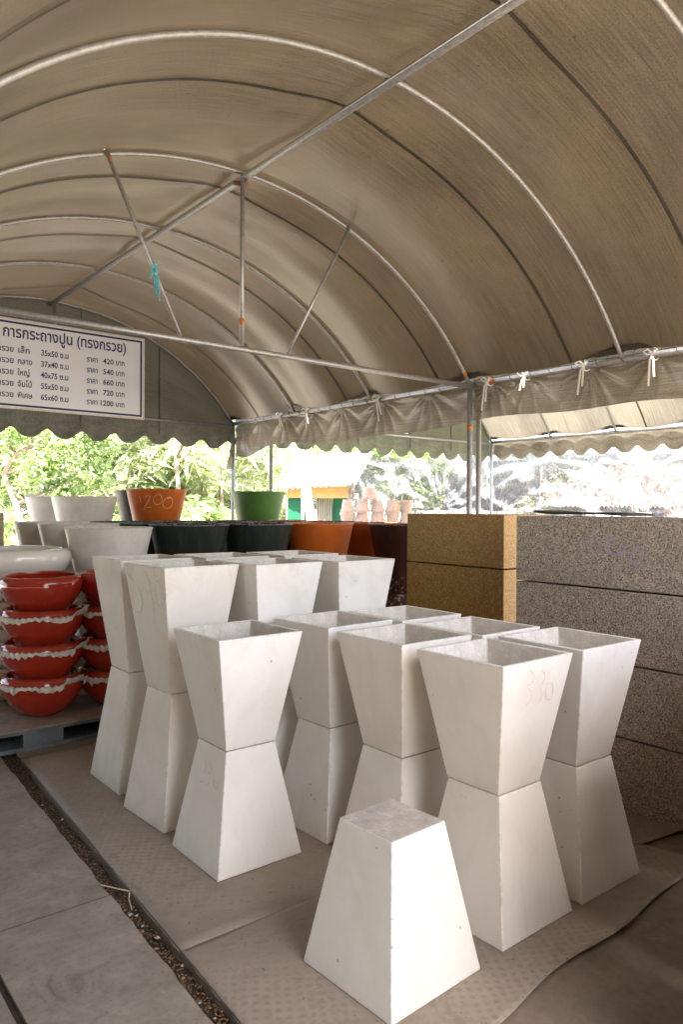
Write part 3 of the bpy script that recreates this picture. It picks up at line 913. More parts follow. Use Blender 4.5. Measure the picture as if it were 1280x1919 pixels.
bpy.context.view_layer.update()
wx = lambda X: X - (bx0 + bx1) / 2
text('ราย', wx(1.80), 0.755, 0.165, panel_, width=0.31, bold=0.003)
text('การกระถางปูน (ทรงกรวย)', wx(2.145), 0.755, 0.165, panel_, width=1.37, bold=0.003)
rows = [('เล็ก', '35x50 ซ.ม', '420'), ('กลาง', '37x40 ซ.ม', '540'), ('ใหญ่', '40x75 ซ.ม', '660'), ('จัมโบ้', '55x50 ซ.ม', '720'), ('พิเศษ', '65x60 ซ.ม', '1200')]
for i, (a_, b_, c_) in enumerate(rows):
    z = 0.595 - i * 0.122
    text('ทรงกรวย', wx(1.955), z, 0.088, panel_, width=0.30, bold=0.0016)
    text(a_, wx(2.30), z, 0.088, panel_, width=(0.12, 0.15, 0.125, 0.15, 0.155)[i], bold=0.0016)
    text(b_, wx(2.545), z, 0.088, panel_, width=0.30, bold=0.0016)
    text('ราคา', wx(3.055), z, 0.088, panel_, width=0.125, bold=0.0016)
    text(c_, wx(3.372), z, 0.085, panel_, 'RIGHT', bold=0.0016)
    text('บาท', wx(3.395), z, 0.085, panel_, width=0.105, bold=0.0016)

# blue string on the long strut
st_ = MB()
sp = Vector((TX - 0.66, 4.37, 2.985))
st_.tube([sp + Vector((0.017 * math.cos(k * 1.2), 0.017 * math.sin(k * 1.2), 0.012 * math.sin(k))) for k in range(12)], 0.006, 5)
for k in range(6):
    dx = rnd.uniform(-0.06, 0.03); dz = rnd.uniform(-0.05, 0.05)
    st_.tube([sp, sp + Vector((dx * .6, -0.03, dz + 0.02)), sp + Vector((dx, -0.03, dz - 0.02))], 0.0028, 4)
for k in range(4):
    st_.tube([sp, sp + Vector((0.01 * k - 0.01, -0.022, -0.06)), sp + Vector((0.012 * k - 0.012, -0.024, -0.13 - 0.02 * k))], 0.0028, 4)
tag(st_.build('string', 'blue_string'), 'bright blue plastic string knotted round the slanting roof strut', 'string')

# ------------------------------------------------------------------ square tapered planters
WR, WS = 0.412, 0.243
def planter_mesh(H, name):
    """upright pot: narrow base at z=0, wide rim at z=H; slot 0 paint, 1 raw cement, 2 cast base"""
    mb = MB()
    t = 0.020
    lv = [(WS / 2, 0.0), (WR / 2, H), (WR / 2 - t, H), (WS / 2 - 0.018, 0.05)]
    for (w, z) in lv:
        mb.v += [Vector((sx * w, sy * w, z)) for sx, sy in ((-1, -1), (1, -1), (1, 1), (-1, 1))]
    mb.f.append([3, 2, 1, 0]); mb.mi.append(2)
    for j, mi in ((0, 0), (1, 0), (2, 1)):
        for k in range(4):
            b = j * 4
            mb.f.append([b + k, b + (k + 1) % 4, b + 4 + (k + 1) % 4, b + 4 + k]); mb.mi.append(mi)
    mb.f.append([12, 13, 14, 15]); mb.mi.append(1)
    return mb
PM = {}
def planter(H, paint, loc, rz, inverted, label, group, tilt=(0, 0)):
    key = (H, paint)
    if key not in PM:
        PM[key] = planter_mesh(H, 'planter').mesh('planter', [paint, 'raw_cement', 'cast_base'])
    o = obj('planter', PM[key], None, loc, None)
    o.rotation_euler = (PI + tilt[0] if inverted else tilt[0], tilt[1], -rz if inverted else rz)
    if inverted:
        o.rotation_euler = (PI, 0, rz)
        o.location = (loc[0], loc[1], loc[2] + H)
    bevel(o, 0.0045, 2)
    tag(o, label, 'planter', group)
    return o

HS, HT = 0.480, 0.607
MZ = 0.0056
G1, G2 = 'short white tapered planters stacked in pairs', 'tall white tapered planters stacked in pairs'
stacks = {
    'S1': (1.675, 2.788, -0.2, 's', 'white_paint', 'short planter pair nearest the soil groove'),
    'S2': (2.193, 1.786, 0.6, 's', 'warm_white_paint', 'foremost short planter pair behind the single planter'),
    'S3': (2.668, 1.783, -0.8, 's', 'white_paint', 'short planter pair nearest the grey terrazzo planters'),
    'S4': (2.191, 2.278, -0.2, 's', 'warm_white_paint', 'middle short planter pair just behind the foremost pair'),
    'S5': (2.212, 2.782, 1.2, 's', 'white_paint', 'short planter pair between the groove-side pair and the middle pair'),
    'S6': (2.610, 2.234, 0.7, 's', 'white_paint', 'short planter pair in the middle of the right-hand row'),
    'S7': (2.628, 2.727, -0.8, 's', 'white_paint', 'short planter pair at the back of the right-hand row'),
    'T1': (1.686, 3.336, 3.3, 't', 'warm_white_paint', 'tall planter pair with green scrawl on its side'),
    'T2': (1.714, 3.883, -0.4, 't', 'warm_white_paint', 'tall planter pair beside the red bowls'),
    'T3': (2.120, 3.235, 1.1, 't', 'white_paint', 'tall planter pair in the middle of its front row'),
    'T4': (2.591, 3.182, 1.7, 't', 'white_paint', 'tall planter pair in front of the maroon pots'),
    'T5': (2.165, 3.80, -1.0, 't', 'warm_white_paint', 'tall planter pair in the middle of the back row'),
    'T6': (2.64, 3.74, 1.0, 't', 'warm_white_paint', 'tall planter pair at the right of the back row'),
}
POT = {}
for k, (x, y, a_, kd, pt, lab) in stacks.items():
    H = HS if kd == 's' else HT
    g_ = G1 if kd == 's' else G2
    POT[k + 'b'] = planter(H, pt, (x, y, MZ), R(a_ + rnd.uniform(-0.5, 0.5)), True, 'upside-down lower planter of the ' + lab, g_)
    POT[k + 't'] = planter(H, pt, (x + rnd.uniform(-.004, .004), y + rnd.uniform(-.004, .004), MZ + H + 0.0012), R(a_ + (1.2 if k == 'S5' else 0)), False, 'upright upper planter of the ' + lab, g_)
POT['P0'] = planter(HS, 'white_paint', (1.648, 1.763, MZ), R(2.2), True, 'single white planter standing upside down alone in the foreground', G1)

def face_pts(pts, H, side, d=0.0015):
    """(s,t) on the -X or -Y face of an upright pot -> local points; s in half widths, t in heights"""
    out = []
    for s, t in pts:
        w = WS / 2 + (WR - WS) / 2 * t
        out.append(Vector((-w - d, s * w, t * H)) if side == 'x' else Vector((s * w, -w - d, t * H)))
    return out
def smooth(pts, n=5):
    P = [Vector(p) for p in pts]; out = []
    for i in range(len(P) - 1):
        a, b, c, d = P[max(i - 1, 0)], P[i], P[i + 1], P[min(i + 2, len(P) - 1)]
        for k in range(n):
            t = k / n
            out.append(0.5 * ((2 * b) + (c - a) * t + (2 * a - 5 * b + 4 * c - d) * t * t + (3 * b - a - 3 * c + d) * t ** 3))
    out.append(P[-1])
    return out
def write(parent, strokes, H, side, w, mat):
    mb = MB()
    n = Vector((-1, 0, -0.14)) if side == 'x' else Vector((0, -1, -0.17))
    for s in strokes:
        mb.ribbon(smooth(face_pts(s, H, side)), n, w)
    return mb.build('chalk_writing', mat, parent)
write(POT['T1t'], [[(0.848, 0.91), (0.595, 0.865), (0.393, 0.8), (0.263, 0.723), (0.312, 0.662), (0.531, 0.609), (0.8, 0.606)], [(-0.041, 0.96), (-0.186, 0.905), (-0.252, 0.847), (-0.17, 0.796), (-0.057, 0.778)], [(-0.232, 0.837), (-0.282, 0.769), (-0.314, 0.691), (-0.327, 0.612), (-0.337, 0.548)], [(-0.517, 0.894), (-0.752, 0.88), (-0.899, 0.826), (-0.898, 0.758), (-0.764, 0.7), (-0.6, 0.7), (-0.501, 0.756), (-0.478, 0.824), (-0.586, 0.886)]], HT, 'x', 0.0075, 'chalk_pale')
write(POT['S2t'], [[(-0.276, 0.939), (-0.119, 0.886), (-0.162, 0.83), (-0.3, 0.816), (-0.14, 0.762), (-0.116, 0.702), (-0.278, 0.661)], [(0.073, 0.918), (0.221, 0.873), (0.186, 0.816), (0.069, 0.793), (0.219, 0.74), (0.188, 0.675), (0.048, 0.647)], [(0.497, 0.797), (0.353, 0.784), (0.339, 0.725), (0.457, 0.666), (0.583, 0.673), (0.59, 0.732), (0.497, 0.797)]], HS, 'y', 0.0035, 'chalk_pink')
# the lower pot is turned over about X: local y and z flip
def flip(st_): return [[(-s, 1 - t) for s, t in q] for q in st_]
write(POT['S1b'], flip([[(0.264, 0.834), (0.109, 0.806), (0.21, 0.747)], [(-0.065, 0.858), (-0.22, 0.823), (-0.163, 0.768), (-0.01, 0.784)], [(0.324, 0.66), (0.073, 0.68)], [(-0.053, 0.663), (-0.213, 0.695)], [(-0.456, 0.75), (-0.441, 0.704), (-0.586, 0.679), (-0.689, 0.71), (-0.645, 0.744)]]), HS, 'x', 0.004, 'chalk_pink')

# ------------------------------------------------------------------ terrazzo planter boxes
def trough_mesh(L, W, H):
    mb = MB(); t = 0.04
    def ring(lx, ly, z): mb.v.extend([Vector((sx * lx / 2, sy * ly / 2, z)) for sx, sy in ((-1, -1), (1, -1), (1, 1), (-1, 1))])
    ring(W, L, 0); ring(W, L, H); ring(W - 2 * t, L - 2 * t, H); ring(W - 2 * t - 0.02, L - 2 * t - 0.02, 0.05)
    mb.f.append([3, 2, 1, 0])
    for j in range(3):
        for k in range(4):
            b = j * 4; mb.f.append([b + k, b + (k + 1) % 4, b + 4 + (k + 1) % 4, b + 4 + k])
    mb.f.append([12, 13, 14, 15]); mb.mi = [0] * len(mb.f)
    return mb
BH = 0.3655
def troughs(mat, x, y0, y1, W, n, labs, group, rz=0.0, h=BH):
    me = trough_mesh(y1 - y0, W, h - 0.009).mesh('terrazzo_planter', mat)
    res = []
    for i in range(n):
        j = rnd.uniform(-0.004, 0.004)
        o = obj('terrazzo_planter', me, None, (x + W / 2 + j, (y0 + y1) / 2 + j, 0.006 + i * h), rz + R(rnd.uniform(-0.15, 0.15)))
        bevel(o, 0.004, 2)
        tag(o, labs[i], 'planter', group)
        res.append(o)
    return res
LV = ['bottom', 'second from the bottom', 'third from the bottom', 'topmost']
gt = troughs('grey_terrazzo', 3.386, 1.43, 2.613, 0.52, 4, ['grey speckled terrazzo trough planter, %s of its stack at the right' % s for s in LV], 'grey terrazzo troughs stacked at the right')
gt2 = troughs('grey_terrazzo', 1.80, -0.40, 0.82, 0.50, 3, ['grey terrazzo trough, %s of the near stack left of its twin' % q for q in ('bottom', 'middle', 'top')], 'grey terrazzo troughs stacked close to the walkway')  # this and the next three stacks are unseen, added to shade the planters
gt3 = troughs('grey_terrazzo', 2.36, -0.14, 1.06, 0.52, 3, ['grey terrazzo trough, %s of the near stack right of its twin' % q for q in ('bottom', 'middle', 'top')], 'grey terrazzo troughs stacked close to the walkway')
gt4 = troughs('grey_terrazzo', 2.94, -0.10, 1.12, 0.52, 3, ['grey terrazzo trough, %s of the near stack beside the right one' % q for q in ('bottom', 'middle', 'top')], 'grey terrazzo troughs stacked close to the walkway')
gt5 = troughs('grey_terrazzo', 3.52, -0.10, 1.10, 0.52, 4, ['grey terrazzo trough, %s of the stack just out of view' % q for q in LV], 'grey terrazzo troughs stacked close to the walkway')
at = troughs('amber_terrazzo', 3.90, 3.11, 4.025, 0.52, 4, ['amber terrazzo trough planter, %s of its stack behind the grey ones' % s for s in LV], 'amber terrazzo troughs stacked behind the grey ones')
tt = troughs('tan_terrazzo', 1.05, 6.35, 7.25, 0.58, 4, ['tan terrazzo trough planter, %s of its stack behind the white bowls' % s for s in LV], 'tan terrazzo troughs behind the white bowls', 0, 0.362)
mb = MB()
cy = (1.43 + 2.613) / 2
for s in [[(2.117, 1.396), (2.132, 1.368), (2.143, 1.351)], [(2.205, 1.307), (2.201, 1.324), (2.17, 1.336), (2.128, 1.34), (2.097, 1.328), (2.086, 1.302), (2.112, 1.287), (2.15, 1.285)], [(1.987, 1.353), (2.016, 1.355), (2.045, 1.331), (2.054, 1.303), (2.026, 1.274), (1.993, 1.27), (1.961, 1.291), (1.958, 1.311), (1.976, 1.327)], [(1.857, 1.319), (1.891, 1.314), (1.915, 1.287), (1.917, 1.254), (1.898, 1.232), (1.874, 1.247), (1.857, 1.28), (1.857, 1.319)]]:
    mb.ribbon(smooth([(-0.2625, y - cy, z - 0.006 - 3 * BH) for y, z in s]), Vector((-1, 0, 0)), 0.010)
mb.build('chalk_writing', 'chalk_purple', gt[3])
bd = MB().grid(lambda u, v: ((3.50 + 0.30 * u, 2.02 + 0.56 * v, 4 * BH + 0.004 + 0.02 * v * v * v + 0.006 * math.sin(v * 5)), (u, v)), 6, 12).build('board', 'board_dark', None, True)
sd = bd.modifiers.new('thick', 'SOLIDIFY'); sd.thickness = 0.012; sd.offset = 1
tag(bd, 'thin warped dark board lying on top of the grey trough stack', 'board')

# ------------------------------------------------------------------ pallets
def make_pallet(name, x0, x1, y0, y1, z0, h, label, group='plastic pallets under the pots', detail=False):
    t = empty(name, ((x0 + x1) / 2, (y0 + y1) / 2, z0))
    tag(t, label, 'pallet', group)
    lx, ly = (x1 - x0) / 2, (y1 - y0) / 2
    MB().box(-lx, lx, -ly, ly, h - 0.012, h).build('deck_board', 'ply_board', t)
    MB().box(-lx + .01, lx - .01, -ly + .01, ly - .01, h - 0.034, h - 0.013).build('frame', 'pallet_plastic', t)
    MB().box(-lx + .01, lx - .01, -ly + .012, ly - .012, 0.0, 0.024).build('base_runner', 'pallet_plastic', t)
    for i, fx in enumerate((-1, 0, 1)):
        for fy in (-1, 0, 1):
            w = 0.16 if fx else 0.12
            cx_ = fx * (lx - 0.17 - .01); cy_ = fy * (ly - 0.10 - .01)
            MB().box(cx_ - w, cx_ + w, cy_ - 0.09, cy_ + 0.09, 0.0245, h - 0.0345).build('block', 'pallet_plastic', t)
    if detail:
        for k in range(9):
            MB().box(-0.16 + k * 0.045, -0.16 + k * 0.045 + 0.022, -ly + 0.002, -ly + 0.009, h - 0.030, h - 0.016).build('rib', 'pallet_plastic', t)
    return t
make_pallet('pallet', 0.62, 2.28, 4.70, 5.92, 0.0, 0.14, 'grey plastic pallet with brown board top under the red bowls', detail=True)
PH = 0.155
make_pallet('pallet', 2.33, 3.82, 5.14, 7.18, 0.0, PH, 'low grey pallet under the dark green cone pots')
make_pallet('pallet', 1.86, 2.31, 5.94, 7.18, 0.0, PH, 'low grey pallet under the white cone pots')
make_pallet('pallet', 3.84, 5.2, 5.14, 7.18, 0.0, PH, 'low grey pallet under the orange cone pots')
make_pallet('pallet', 4.26, 4.94, 4.44, 5.12, 0.0, PH, 'low grey pallet under the maroon cone pot')
for i in range(3):
    make_pallet('pallet', 3.2, 5.15, 7.22, 8.48, i * 0.162, 0.162, 'grey pallet, %s of the three stacked under the raised orange and green pots' % ('lowest', 'middle', 'topmost')[i])
    make_pallet('pallet', 2.2, 3.18, 7.22, 8.48, i * 0.132, 0.132, 'grey pallet, %s of the three stacked under the raised white pots' % ('lowest', 'middle', 'topmost')[i])

# ------------------------------------------------------------------ cone pots
CR, CB, CH = 0.325, 0.195, 0.60
def cone_mesh(mat):
    t = 0.028
    prof = [(CB - 0.01, 0.0), (CB, 0.008), (CR - 0.004, CH - 0.012), (CR, CH - 0.004), (CR - 0.004, CH), (CR - t + 0.004, CH), (CR - t, CH - 0.004), (CB - 0.005, 0.05)]
    return MB().lathe(prof, 64).mesh('cone_pot', [mat], True)
CM = {}
def cone(mat, loc, inv, label, group):
    if mat not in CM:
        CM[mat] = cone_mesh(mat)
    o = obj('cone_pot', CM[mat], None, loc, rnd.uniform(0, 6.28) if not inv else 0)
    if inv:
        o.rotation_euler = (PI, 0, 0); o.location = (loc[0], loc[1], loc[2] + CH)
    o.modifiers.new('ws', 'EDGE_SPLIT').split_angle = R(40)
    tag(o, label, 'pot', group)
    return o
GC = 'large round cone pots in rows at the back'
colx = [2.17, 2.84, 3.49, 4.17, 4.85]
rowsy = [5.49, 6.15, 6.82]
cm = [['cone_white', 'cone_green_black', 'cone_green_black', 'cone_orange', 'cone_rust'],
      ['cone_white', 'cone_green_black', 'cone_green_black', 'cone_maroon', 'cone_maroon'],
      ['cone_white', 'cone_green_black', 'cone_green_black', 'cone_maroon', 'cone_rust']]
cn = {'cone_white': 'white', 'cone_green_black': 'blackish green', 'cone_orange': 'bright orange', 'cone_rust': 'rust orange', 'cone_maroon': 'dark maroon'}
rown = ['front row', 'second row', 'third row']
coln = ['leftmost', 'second from left', 'third from left', 'fourth from left', 'rightmost']
for i, y in enumerate(rowsy):
    for j, x in enumerate(colx):
        mt = cm[i][j]
        jx, jy = rnd.uniform(-.008, .008), rnd.uniform(-.008, .008)
        base = 0.14 if (i == 0 and j == 0) else PH
        if (i, j) == (0, 0): base = 0.14
        cone(mt, (x + jx, y + jy, base), True, '%s cone pot upside down under the %s, %s' % (cn[mt], rown[i], coln[j]), GC)
        cone(mt, (x + jx, y + jy, base + CH + 0.002), False, 'upright %s cone pot in the %s of pots, %s' % (cn[mt], rown[i], coln[j]), GC)
cone('cone_maroon', (4.60, 4.78, PH), True, 'dark maroon cone pot upside down beside the amber troughs', GC)
cone('cone_maroon', (4.60, 4.78, PH + CH + .002), False, 'upright dark maroon cone pot nearest the amber troughs', GC)
B3 = 3 * 0.162
back = [('cone_orange', 3.51, 7.55, 'orange cone pot marked 1200 raised above the dark green pots'), ('cone_black', 3.64, 8.21, 'black cone pot half hidden behind the orange pot marked 1200'),
        ('cone_green', 4.82, 7.55, 'grass green cone pot raised above the back rows'), ('cone_white', 2.72, 7.56, 'white cone pot raised above the left back rows'), ('cone_white', 2.66, 8.24, 'white cone pot behind the raised white pot at far left')]
for k, (mt, x, y, lab) in enumerate(back):
    dz = -0.09 if mt == 'cone_white' else 0
    if dz:
        pass
    cone(mt, (x, y, B3 + dz), True, 'upside-down pot under the ' + lab, 'raised cone pots of the back row')
    o = cone(mt, (x, y, B3 + dz + CH + .002), False, lab, 'raised cone pots of the back row')
    if k == 0:
        o.rotation_euler = (0, 0, 0)
        # chalk price on the curved side facing the lens side
        mb = MB()
        face = math.atan2(-y, -x) + 0.0
        def cp(s, z):
            r_ = CB + (CR - CB) * z / CH + 0.0025
            a_ = face + s / r_
            return Vector((r_ * math.cos(a_), r_ * math.sin(a_), z))
        kx = 1 / 172.0
        for s in [[(85, 495), (92, 520), (95, 545)], [(130, 505), (150, 490), (162, 505), (150, 535), (128, 565), (118, 590)], [(135, 572), (172, 572)], [(225, 480), (192, 500), (188, 535), (205, 553), (235, 545), (246, 515), (232, 485), (222, 482)], [(310, 500), (275, 510), (250, 540), (258, 570), (290, 580), (315, 560), (322, 525), (305, 505), (285, 515)]]:
            P = smooth([Vector(((p - 208) / 3.765 * 8.0 / 1385, 0, 0.585 - (q_ - 455) / 3.765 * 8.0 / 1385)) for p, q_ in s])
            pts = [cp(p.x, p.z) for p in P]
            mb.ribbon(pts, [Vector((p.x, p.y, 0)).normalized() for p in pts], 0.008)
        mb.build('chalk_writing', 'chalk_peach', o)

# ------------------------------------------------------------------ glazed bowls with paper
def bowl_mesh(mat, r, h):
    k = r / 0.265
    prof = [(0.115, 0.0), (0.13, 0.004), (0.175, 0.04), (0.215, 0.085), (0.245, 0.13), (0.262, 0.175), (0.265, 0.205), (0.258, 0.228), (0.246, 0.242), (0.232, 0.249), (0.222, 0.245), (0.220, 0.235), (0.232, 0.20), (0.225, 0.15), (0.19, 0.08), (0.12, 0.03)]
    return MB().lathe([(a * k, b * h / 0.249) for a, b in prof], 72).mesh('glazed_bowl', [mat], True)
red = bowl_mesh('glaze_red', 0.262, 0.262)
wht = bowl_mesh('glaze_white', 0.40, 0.30)
wht2 = bowl_mesh('glaze_white', 0.335, 0.25)
def paper(cx_, cy_, z, r, label, seed, mat='news_paper'):
    rg = random.Random(seed)
    N = 84
    rim = []
    a0 = rg.uniform(0, 6.28)
    for k in range(N):
        a = 2 * PI * k / N
        e = 0.012 + 0.030 * max(0, math.sin(3 * a + a0)) + 0.018 * math.sin(7 * a + a0 * 2) + rg.uniform(-0.012, 0.012)
        if rg.random() < 0.06: e += 0.05
        rim.append(e)
    fl = [0.6 * math.sin(2 * a0 + 4 * 2 * PI * k / N) + 0.5 * math.sin(9 * 2 * PI * k / N + a0) + rg.uniform(-0.5, 0.5) for k in range(N)]
    R0 = r * 1.045
    def fn(u, v):
        k = int(round(u * N)) % N
        a = 2 * PI * u
        cr = 0.007 * (1 if k % 2 else -1) * (0.4 + 0.6 * abs(fl[k]))
        if v < 0.5:
            t = v / 0.5
            return (cx_ + (0.10 + (R0 - 0.10) * t) * math.cos(a), cy_ + (0.10 + (R0 - 0.10) * t) * math.sin(a), z + 0.004 + cr * t * t), (u, v)
        t = (v - 0.5) / 0.5
        up = 0.9 * math.sin(2 * a + a0) + 0.6 * math.sin(5 * a + 2 * a0)
        L_ = 0.003 + 0.016 * (0.5 + 0.5 * math.sin(3 * a + 1.7 * a0)) + 0.35 * max(0, rim[k]) + 0.008 * rg.random()
        if up > 0.7:      # this stretch folds up against the bowl above
            return (cx_ + (R0 + (0.012 + 0.06 * (up - 0.7)) * t + cr * 1.5) * math.cos(a), cy_ + (R0 + (0.012 + 0.06 * (up - 0.7)) * t + cr * 1.5) * math.sin(a), z + 0.004 + t * (L_ * 0.8 + 0.05 * (up - 0.7)) + cr), (u, v)
        q_ = R0 + 0.020 * math.sin(PI * t * 0.62) + cr * 0.8
        return (cx_ + q_ * math.cos(a), cy_ + q_ * math.sin(a), z + 0.004 + 0.014 * math.sin(PI * t) - t * L_ + cr * 1.2), (u, v)
    o = MB().grid(fn, N, 12).build('paper_sheet', mat)
    tag(o, label, 'paper', 'crumpled paper packed between the bowls')
PZ = 0.14
od = ['bottom', 'second', 'third', 'top']
for (cx_, cy_, nm, sd_) in ((1.535, 5.02, 'red bowl stack at the pallet corner', 10), (2.02, 4.985, 'red bowl stack half hidden behind the tall planters', 40)):
    for i in range(4):
        o = obj('glazed_bowl', red, None, (cx_ + rnd.uniform(-.006, .006), cy_ + rnd.uniform(-.006, .006), PZ + i * 0.216), rnd.uniform(0, 6))
        o.rotation_euler = (rnd.uniform(-.02, .02), rnd.uniform(-.02, .02), 0)
        tag(o, 'glossy red bowl, %s one of the %s' % (od[i], nm), 'bowl', 'glossy red bowls stacked on the pallet')
        if i < 3:
            paper(cx_, cy_, PZ + i * 0.216 + 0.216, 0.250, 'crumpled paper above the %s bowl, %s' % (od[i], nm), sd_ + i)
wcx, wcy = 1.50, 5.60
for i in range(4):
    o = obj('glazed_bowl', wht2, None, (wcx + rnd.uniform(-.01, .01), wcy, PZ + i * 0.182))
    tag(o, 'glossy off-white bowl, %s one of those stacked under the big white bowl' % od[i], 'bowl', 'glossy off-white bowls stacked at the left')
    paper(wcx, wcy, PZ + i * 0.182 + 0.19, 0.30, 'brown packing paper above the %s small off-white bowl' % od[i], 70 + i, 'kraft_paper')
o = obj('glazed_bowl', wht, None, (wcx, wcy, PZ + 4 * 0.182 + 0.03))
tag(o, 'large glossy off-white bowl topping the stack at the left edge', 'bowl', 'glossy off-white bowls stacked at the left')

# ------------------------------------------------------------------ beyond the tents
def cw(u, d, v=None):
    """a place given by bearing and distance from the camera stand, v = height above ground"""
    x = (u - 640) / 1384.9 * d
    p = Vector((x * math.cos(A) + d * math.sin(A), -x * math.sin(A) + d * math.cos(A), 0))
    if v is not None:
        p.z = 1.5 + (952 - v) * d / 1384.9
    return p

def leaf_blob(mb, c, rx, ry, rz_, n, size, long=1.0, rg=rnd, droop=0.2):
    for _ in range(n):
        while True:
            p = Vector((rg.uniform(-1, 1), rg.uniform(-1, 1), rg.uniform(-1, 1)))
            if 0.25 < p.length < 1: break
        p = Vector((p.x * rx, p.y * ry, p.z * rz_)) + c
        s = size * rg.uniform(0.6, 1.35)
        d = Vector((rg.uniform(-1, 1), rg.uniform(-1, 1), rg.uniform(-0.8, 0.5) - droop)).normalized()
        e = d.cross(Vector((rg.uniform(-1, 1), rg.uniform(-1, 1), rg.uniform(-1, 1)))).normalized()
        nn = d.cross(e)
        b = len(mb.v)
        w = s * 0.42 / long ** 0.5
        l_ = s * long
        mb.v += [p, p + d * l_ * 0.45 + e * w + nn * w * 0.3, p + d * l_ - nn * w * 0.5, p + d * l_ * 0.45 - e * w + nn * w * 0.3]
        mb.f += [[b, b + 1, b + 2], [b, b + 2, b + 3]]
        mb.mi += [0, 0]

def make_tree(name, base, h, clumps, mat, label, trunk=None, size=0.11, long=1.6, n=900, cat='tree', group='trees and shrubs beyond the tents', tr=0.07):
    rg = random.Random(hash(label) % 1000 if False else len(label) * 13 + int(base.x * 10))
    t = empty(name, base)
    tag(t, label, cat, group)
    mb = MB()
    for (x, y, z, r_) in clumps:
        k = max(1, int(r_ * 5))
        for _ in range(k):
            o_ = Vector((rg.uniform(-.5, .5) * r_, rg.uniform(-.5, .5) * r_, rg.uniform(-.5, .5) * r_))
            leaf_blob(mb, Vector((x, y, z)) + o_, r_ * .62, r_ * .62, r_ * .5, int(0.62 * n * r_ / k), size, long, rg)
    mb.build('crown', mat, t)
    tm = MB()
    if trunk is None:
        trunk = [(0, 0, -0.1), (0.05, 0.02, h * 0.3), (-0.04, 0.05, h * 0.6), (0.02, 0, h * 0.9)]
    tm.tube(trunk, [tr * (1 - 0.7 * i / (len(trunk) - 1)) for i in range(len(trunk))], 8)
    ends = [Vector(p) for p in trunk]
    for (x, y, z, r_) in clumps:
        s_ = min(ends[1:], key=lambda p: (p - Vector((x, y, z))).length + (0.6 if p.z > z else 0))
        e_ = Vector((x, y, z))
        tm.tube([s_, (s_ + e_) / 2 + Vector((rg.uniform(-.1, .1), rg.uniform(-.1, .1), rg.uniform(-.05, .15))), e_], [tr * 0.45, tr * 0.3, tr * 0.12], 6)
    tm.build('trunk', 'bark', t, True)
    return t

def clump(rg, n, rad, z0, z1, r0, r1):
    return [(rg.uniform(-rad, rad), rg.uniform(-rad, rad), rg.uniform(z0, z1), rg.uniform(r0, r1)) for _ in range(n)]
rg = random.Random(5)
b_ = cw(12, 13.0)
loc = lambda u, v, d=13.0: cw(u, d, v) - b_
tr1 = [loc(60, 1060), loc(30, 950), loc(6, 892), loc(30, 855), loc(62, 838), loc(95, 822), loc(150, 780)]
make_tree('leafy_tree', b_, 4, [(*loc(80, 880), .55), (*loc(130, 850), .6), (*loc(30, 800), .7), (*loc(190, 820), .7), (*loc(110, 925), .5), (*loc(60, 740), .8), (*loc(170, 760), .8), (*loc(-60, 800), .8), (*loc(160, 900), .5)], 'leaf_mid',
          'small-leaved tree with a crooked pale trunk at the far left', tr1, 0.085, 1.5, 1500)
make_tree('bamboo_clump', cw(250, 15.5), 4, clump(rg, 11, 1.0, 0.4, 3.6, .6, .85), 'leaf_pale', 'pale feathery bamboo clump behind the orange pot', None, 0.15, 3.2, 900)
make_tree('bamboo_clump', cw(335, 14.0), 4, clump(rg, 10, 0.8, 0.3, 3.3, .5, .8), 'leaf_mid', 'long-leaved green bamboo clump right of the orange pot', None, 0.16, 3.0, 950)
make_tree('bamboo_clump', cw(415, 16.0), 4, clump(rg, 10, 1.0, 0.2, 3.6, .6, .9), 'leaf_pale', 'pale sunlit bamboo clump beside the far tent post', None, 0.15, 2.6, 900)
make_tree('leafy_tree', cw(505, 19.0), 5, clump(rg, 10, 1.4, 0.6, 4.2, .8, 1.1), 'leaf_pale', 'hazy pale tree behind the green pot', None, 0.13, 1.7, 900)
make_tree('leafy_tree', cw(645, 24.0), 5, clump(rg, 9, 1.6, 1.8, 4.6, .9, 1.3), 'leaf_mid', 'green tree rising behind the white-roofed shed', None, 0.16, 1.7, 800)
make_tree('leafy_tree', cw(745, 26.0), 5, clump(rg, 8, 1.6, 1.8, 4.4, .9, 1.3), 'leaf_mid', 'green tree rising above the hanging plastic sheet', None, 0.16, 1.7, 800)
make_tree('leafy_shrub', cw(1015, 21.0), 3, clump(rg, 7, 1.1, 0.3, 2.1, .6, .9), 'leaf_pale', 'yellowish shrub seen through the hanging plastic sheet', None, 0.14, 1.6, 700, 'shrub')
make_tree('leafy_tree', cw(60, 19.5), 5, clump(rg, 12, 2.0, 0.5, 4.6, 1.0, 1.3), 'leaf_pale', 'broad pale tree behind the crooked trunk', None, 0.15, 1.7, 800)
make_tree('leafy_tree', cw(-160, 18.0), 5, clump(rg, 12, 2.0, 0.5, 4.6, 1.0, 1.3), 'leaf_mid', 'broad green tree left of the crooked trunk, partly out of view', None, 0.15, 1.7, 700)

# corrugated sheet helper
def corrugated(mb, p0, p1, p2, p3, n, amp, per=6):
    """sheet p0-p1 along the eave, p3-p2 along the top; waves run up the slope"""
    p0, p1, p2, p3 = map(Vector, (p0, p1, p2, p3))
    nrm = (p1 - p0).cross(p3 - p0).normalized()
    def fn(u, v):
        a = p0.lerp(p1, u); b = p3.lerp(p2, u)
        return a.lerp(b, v) + nrm * amp * math.sin(2 * PI * n * u), (u * 6, v)
    return mb.grid(fn, n * per, 4)

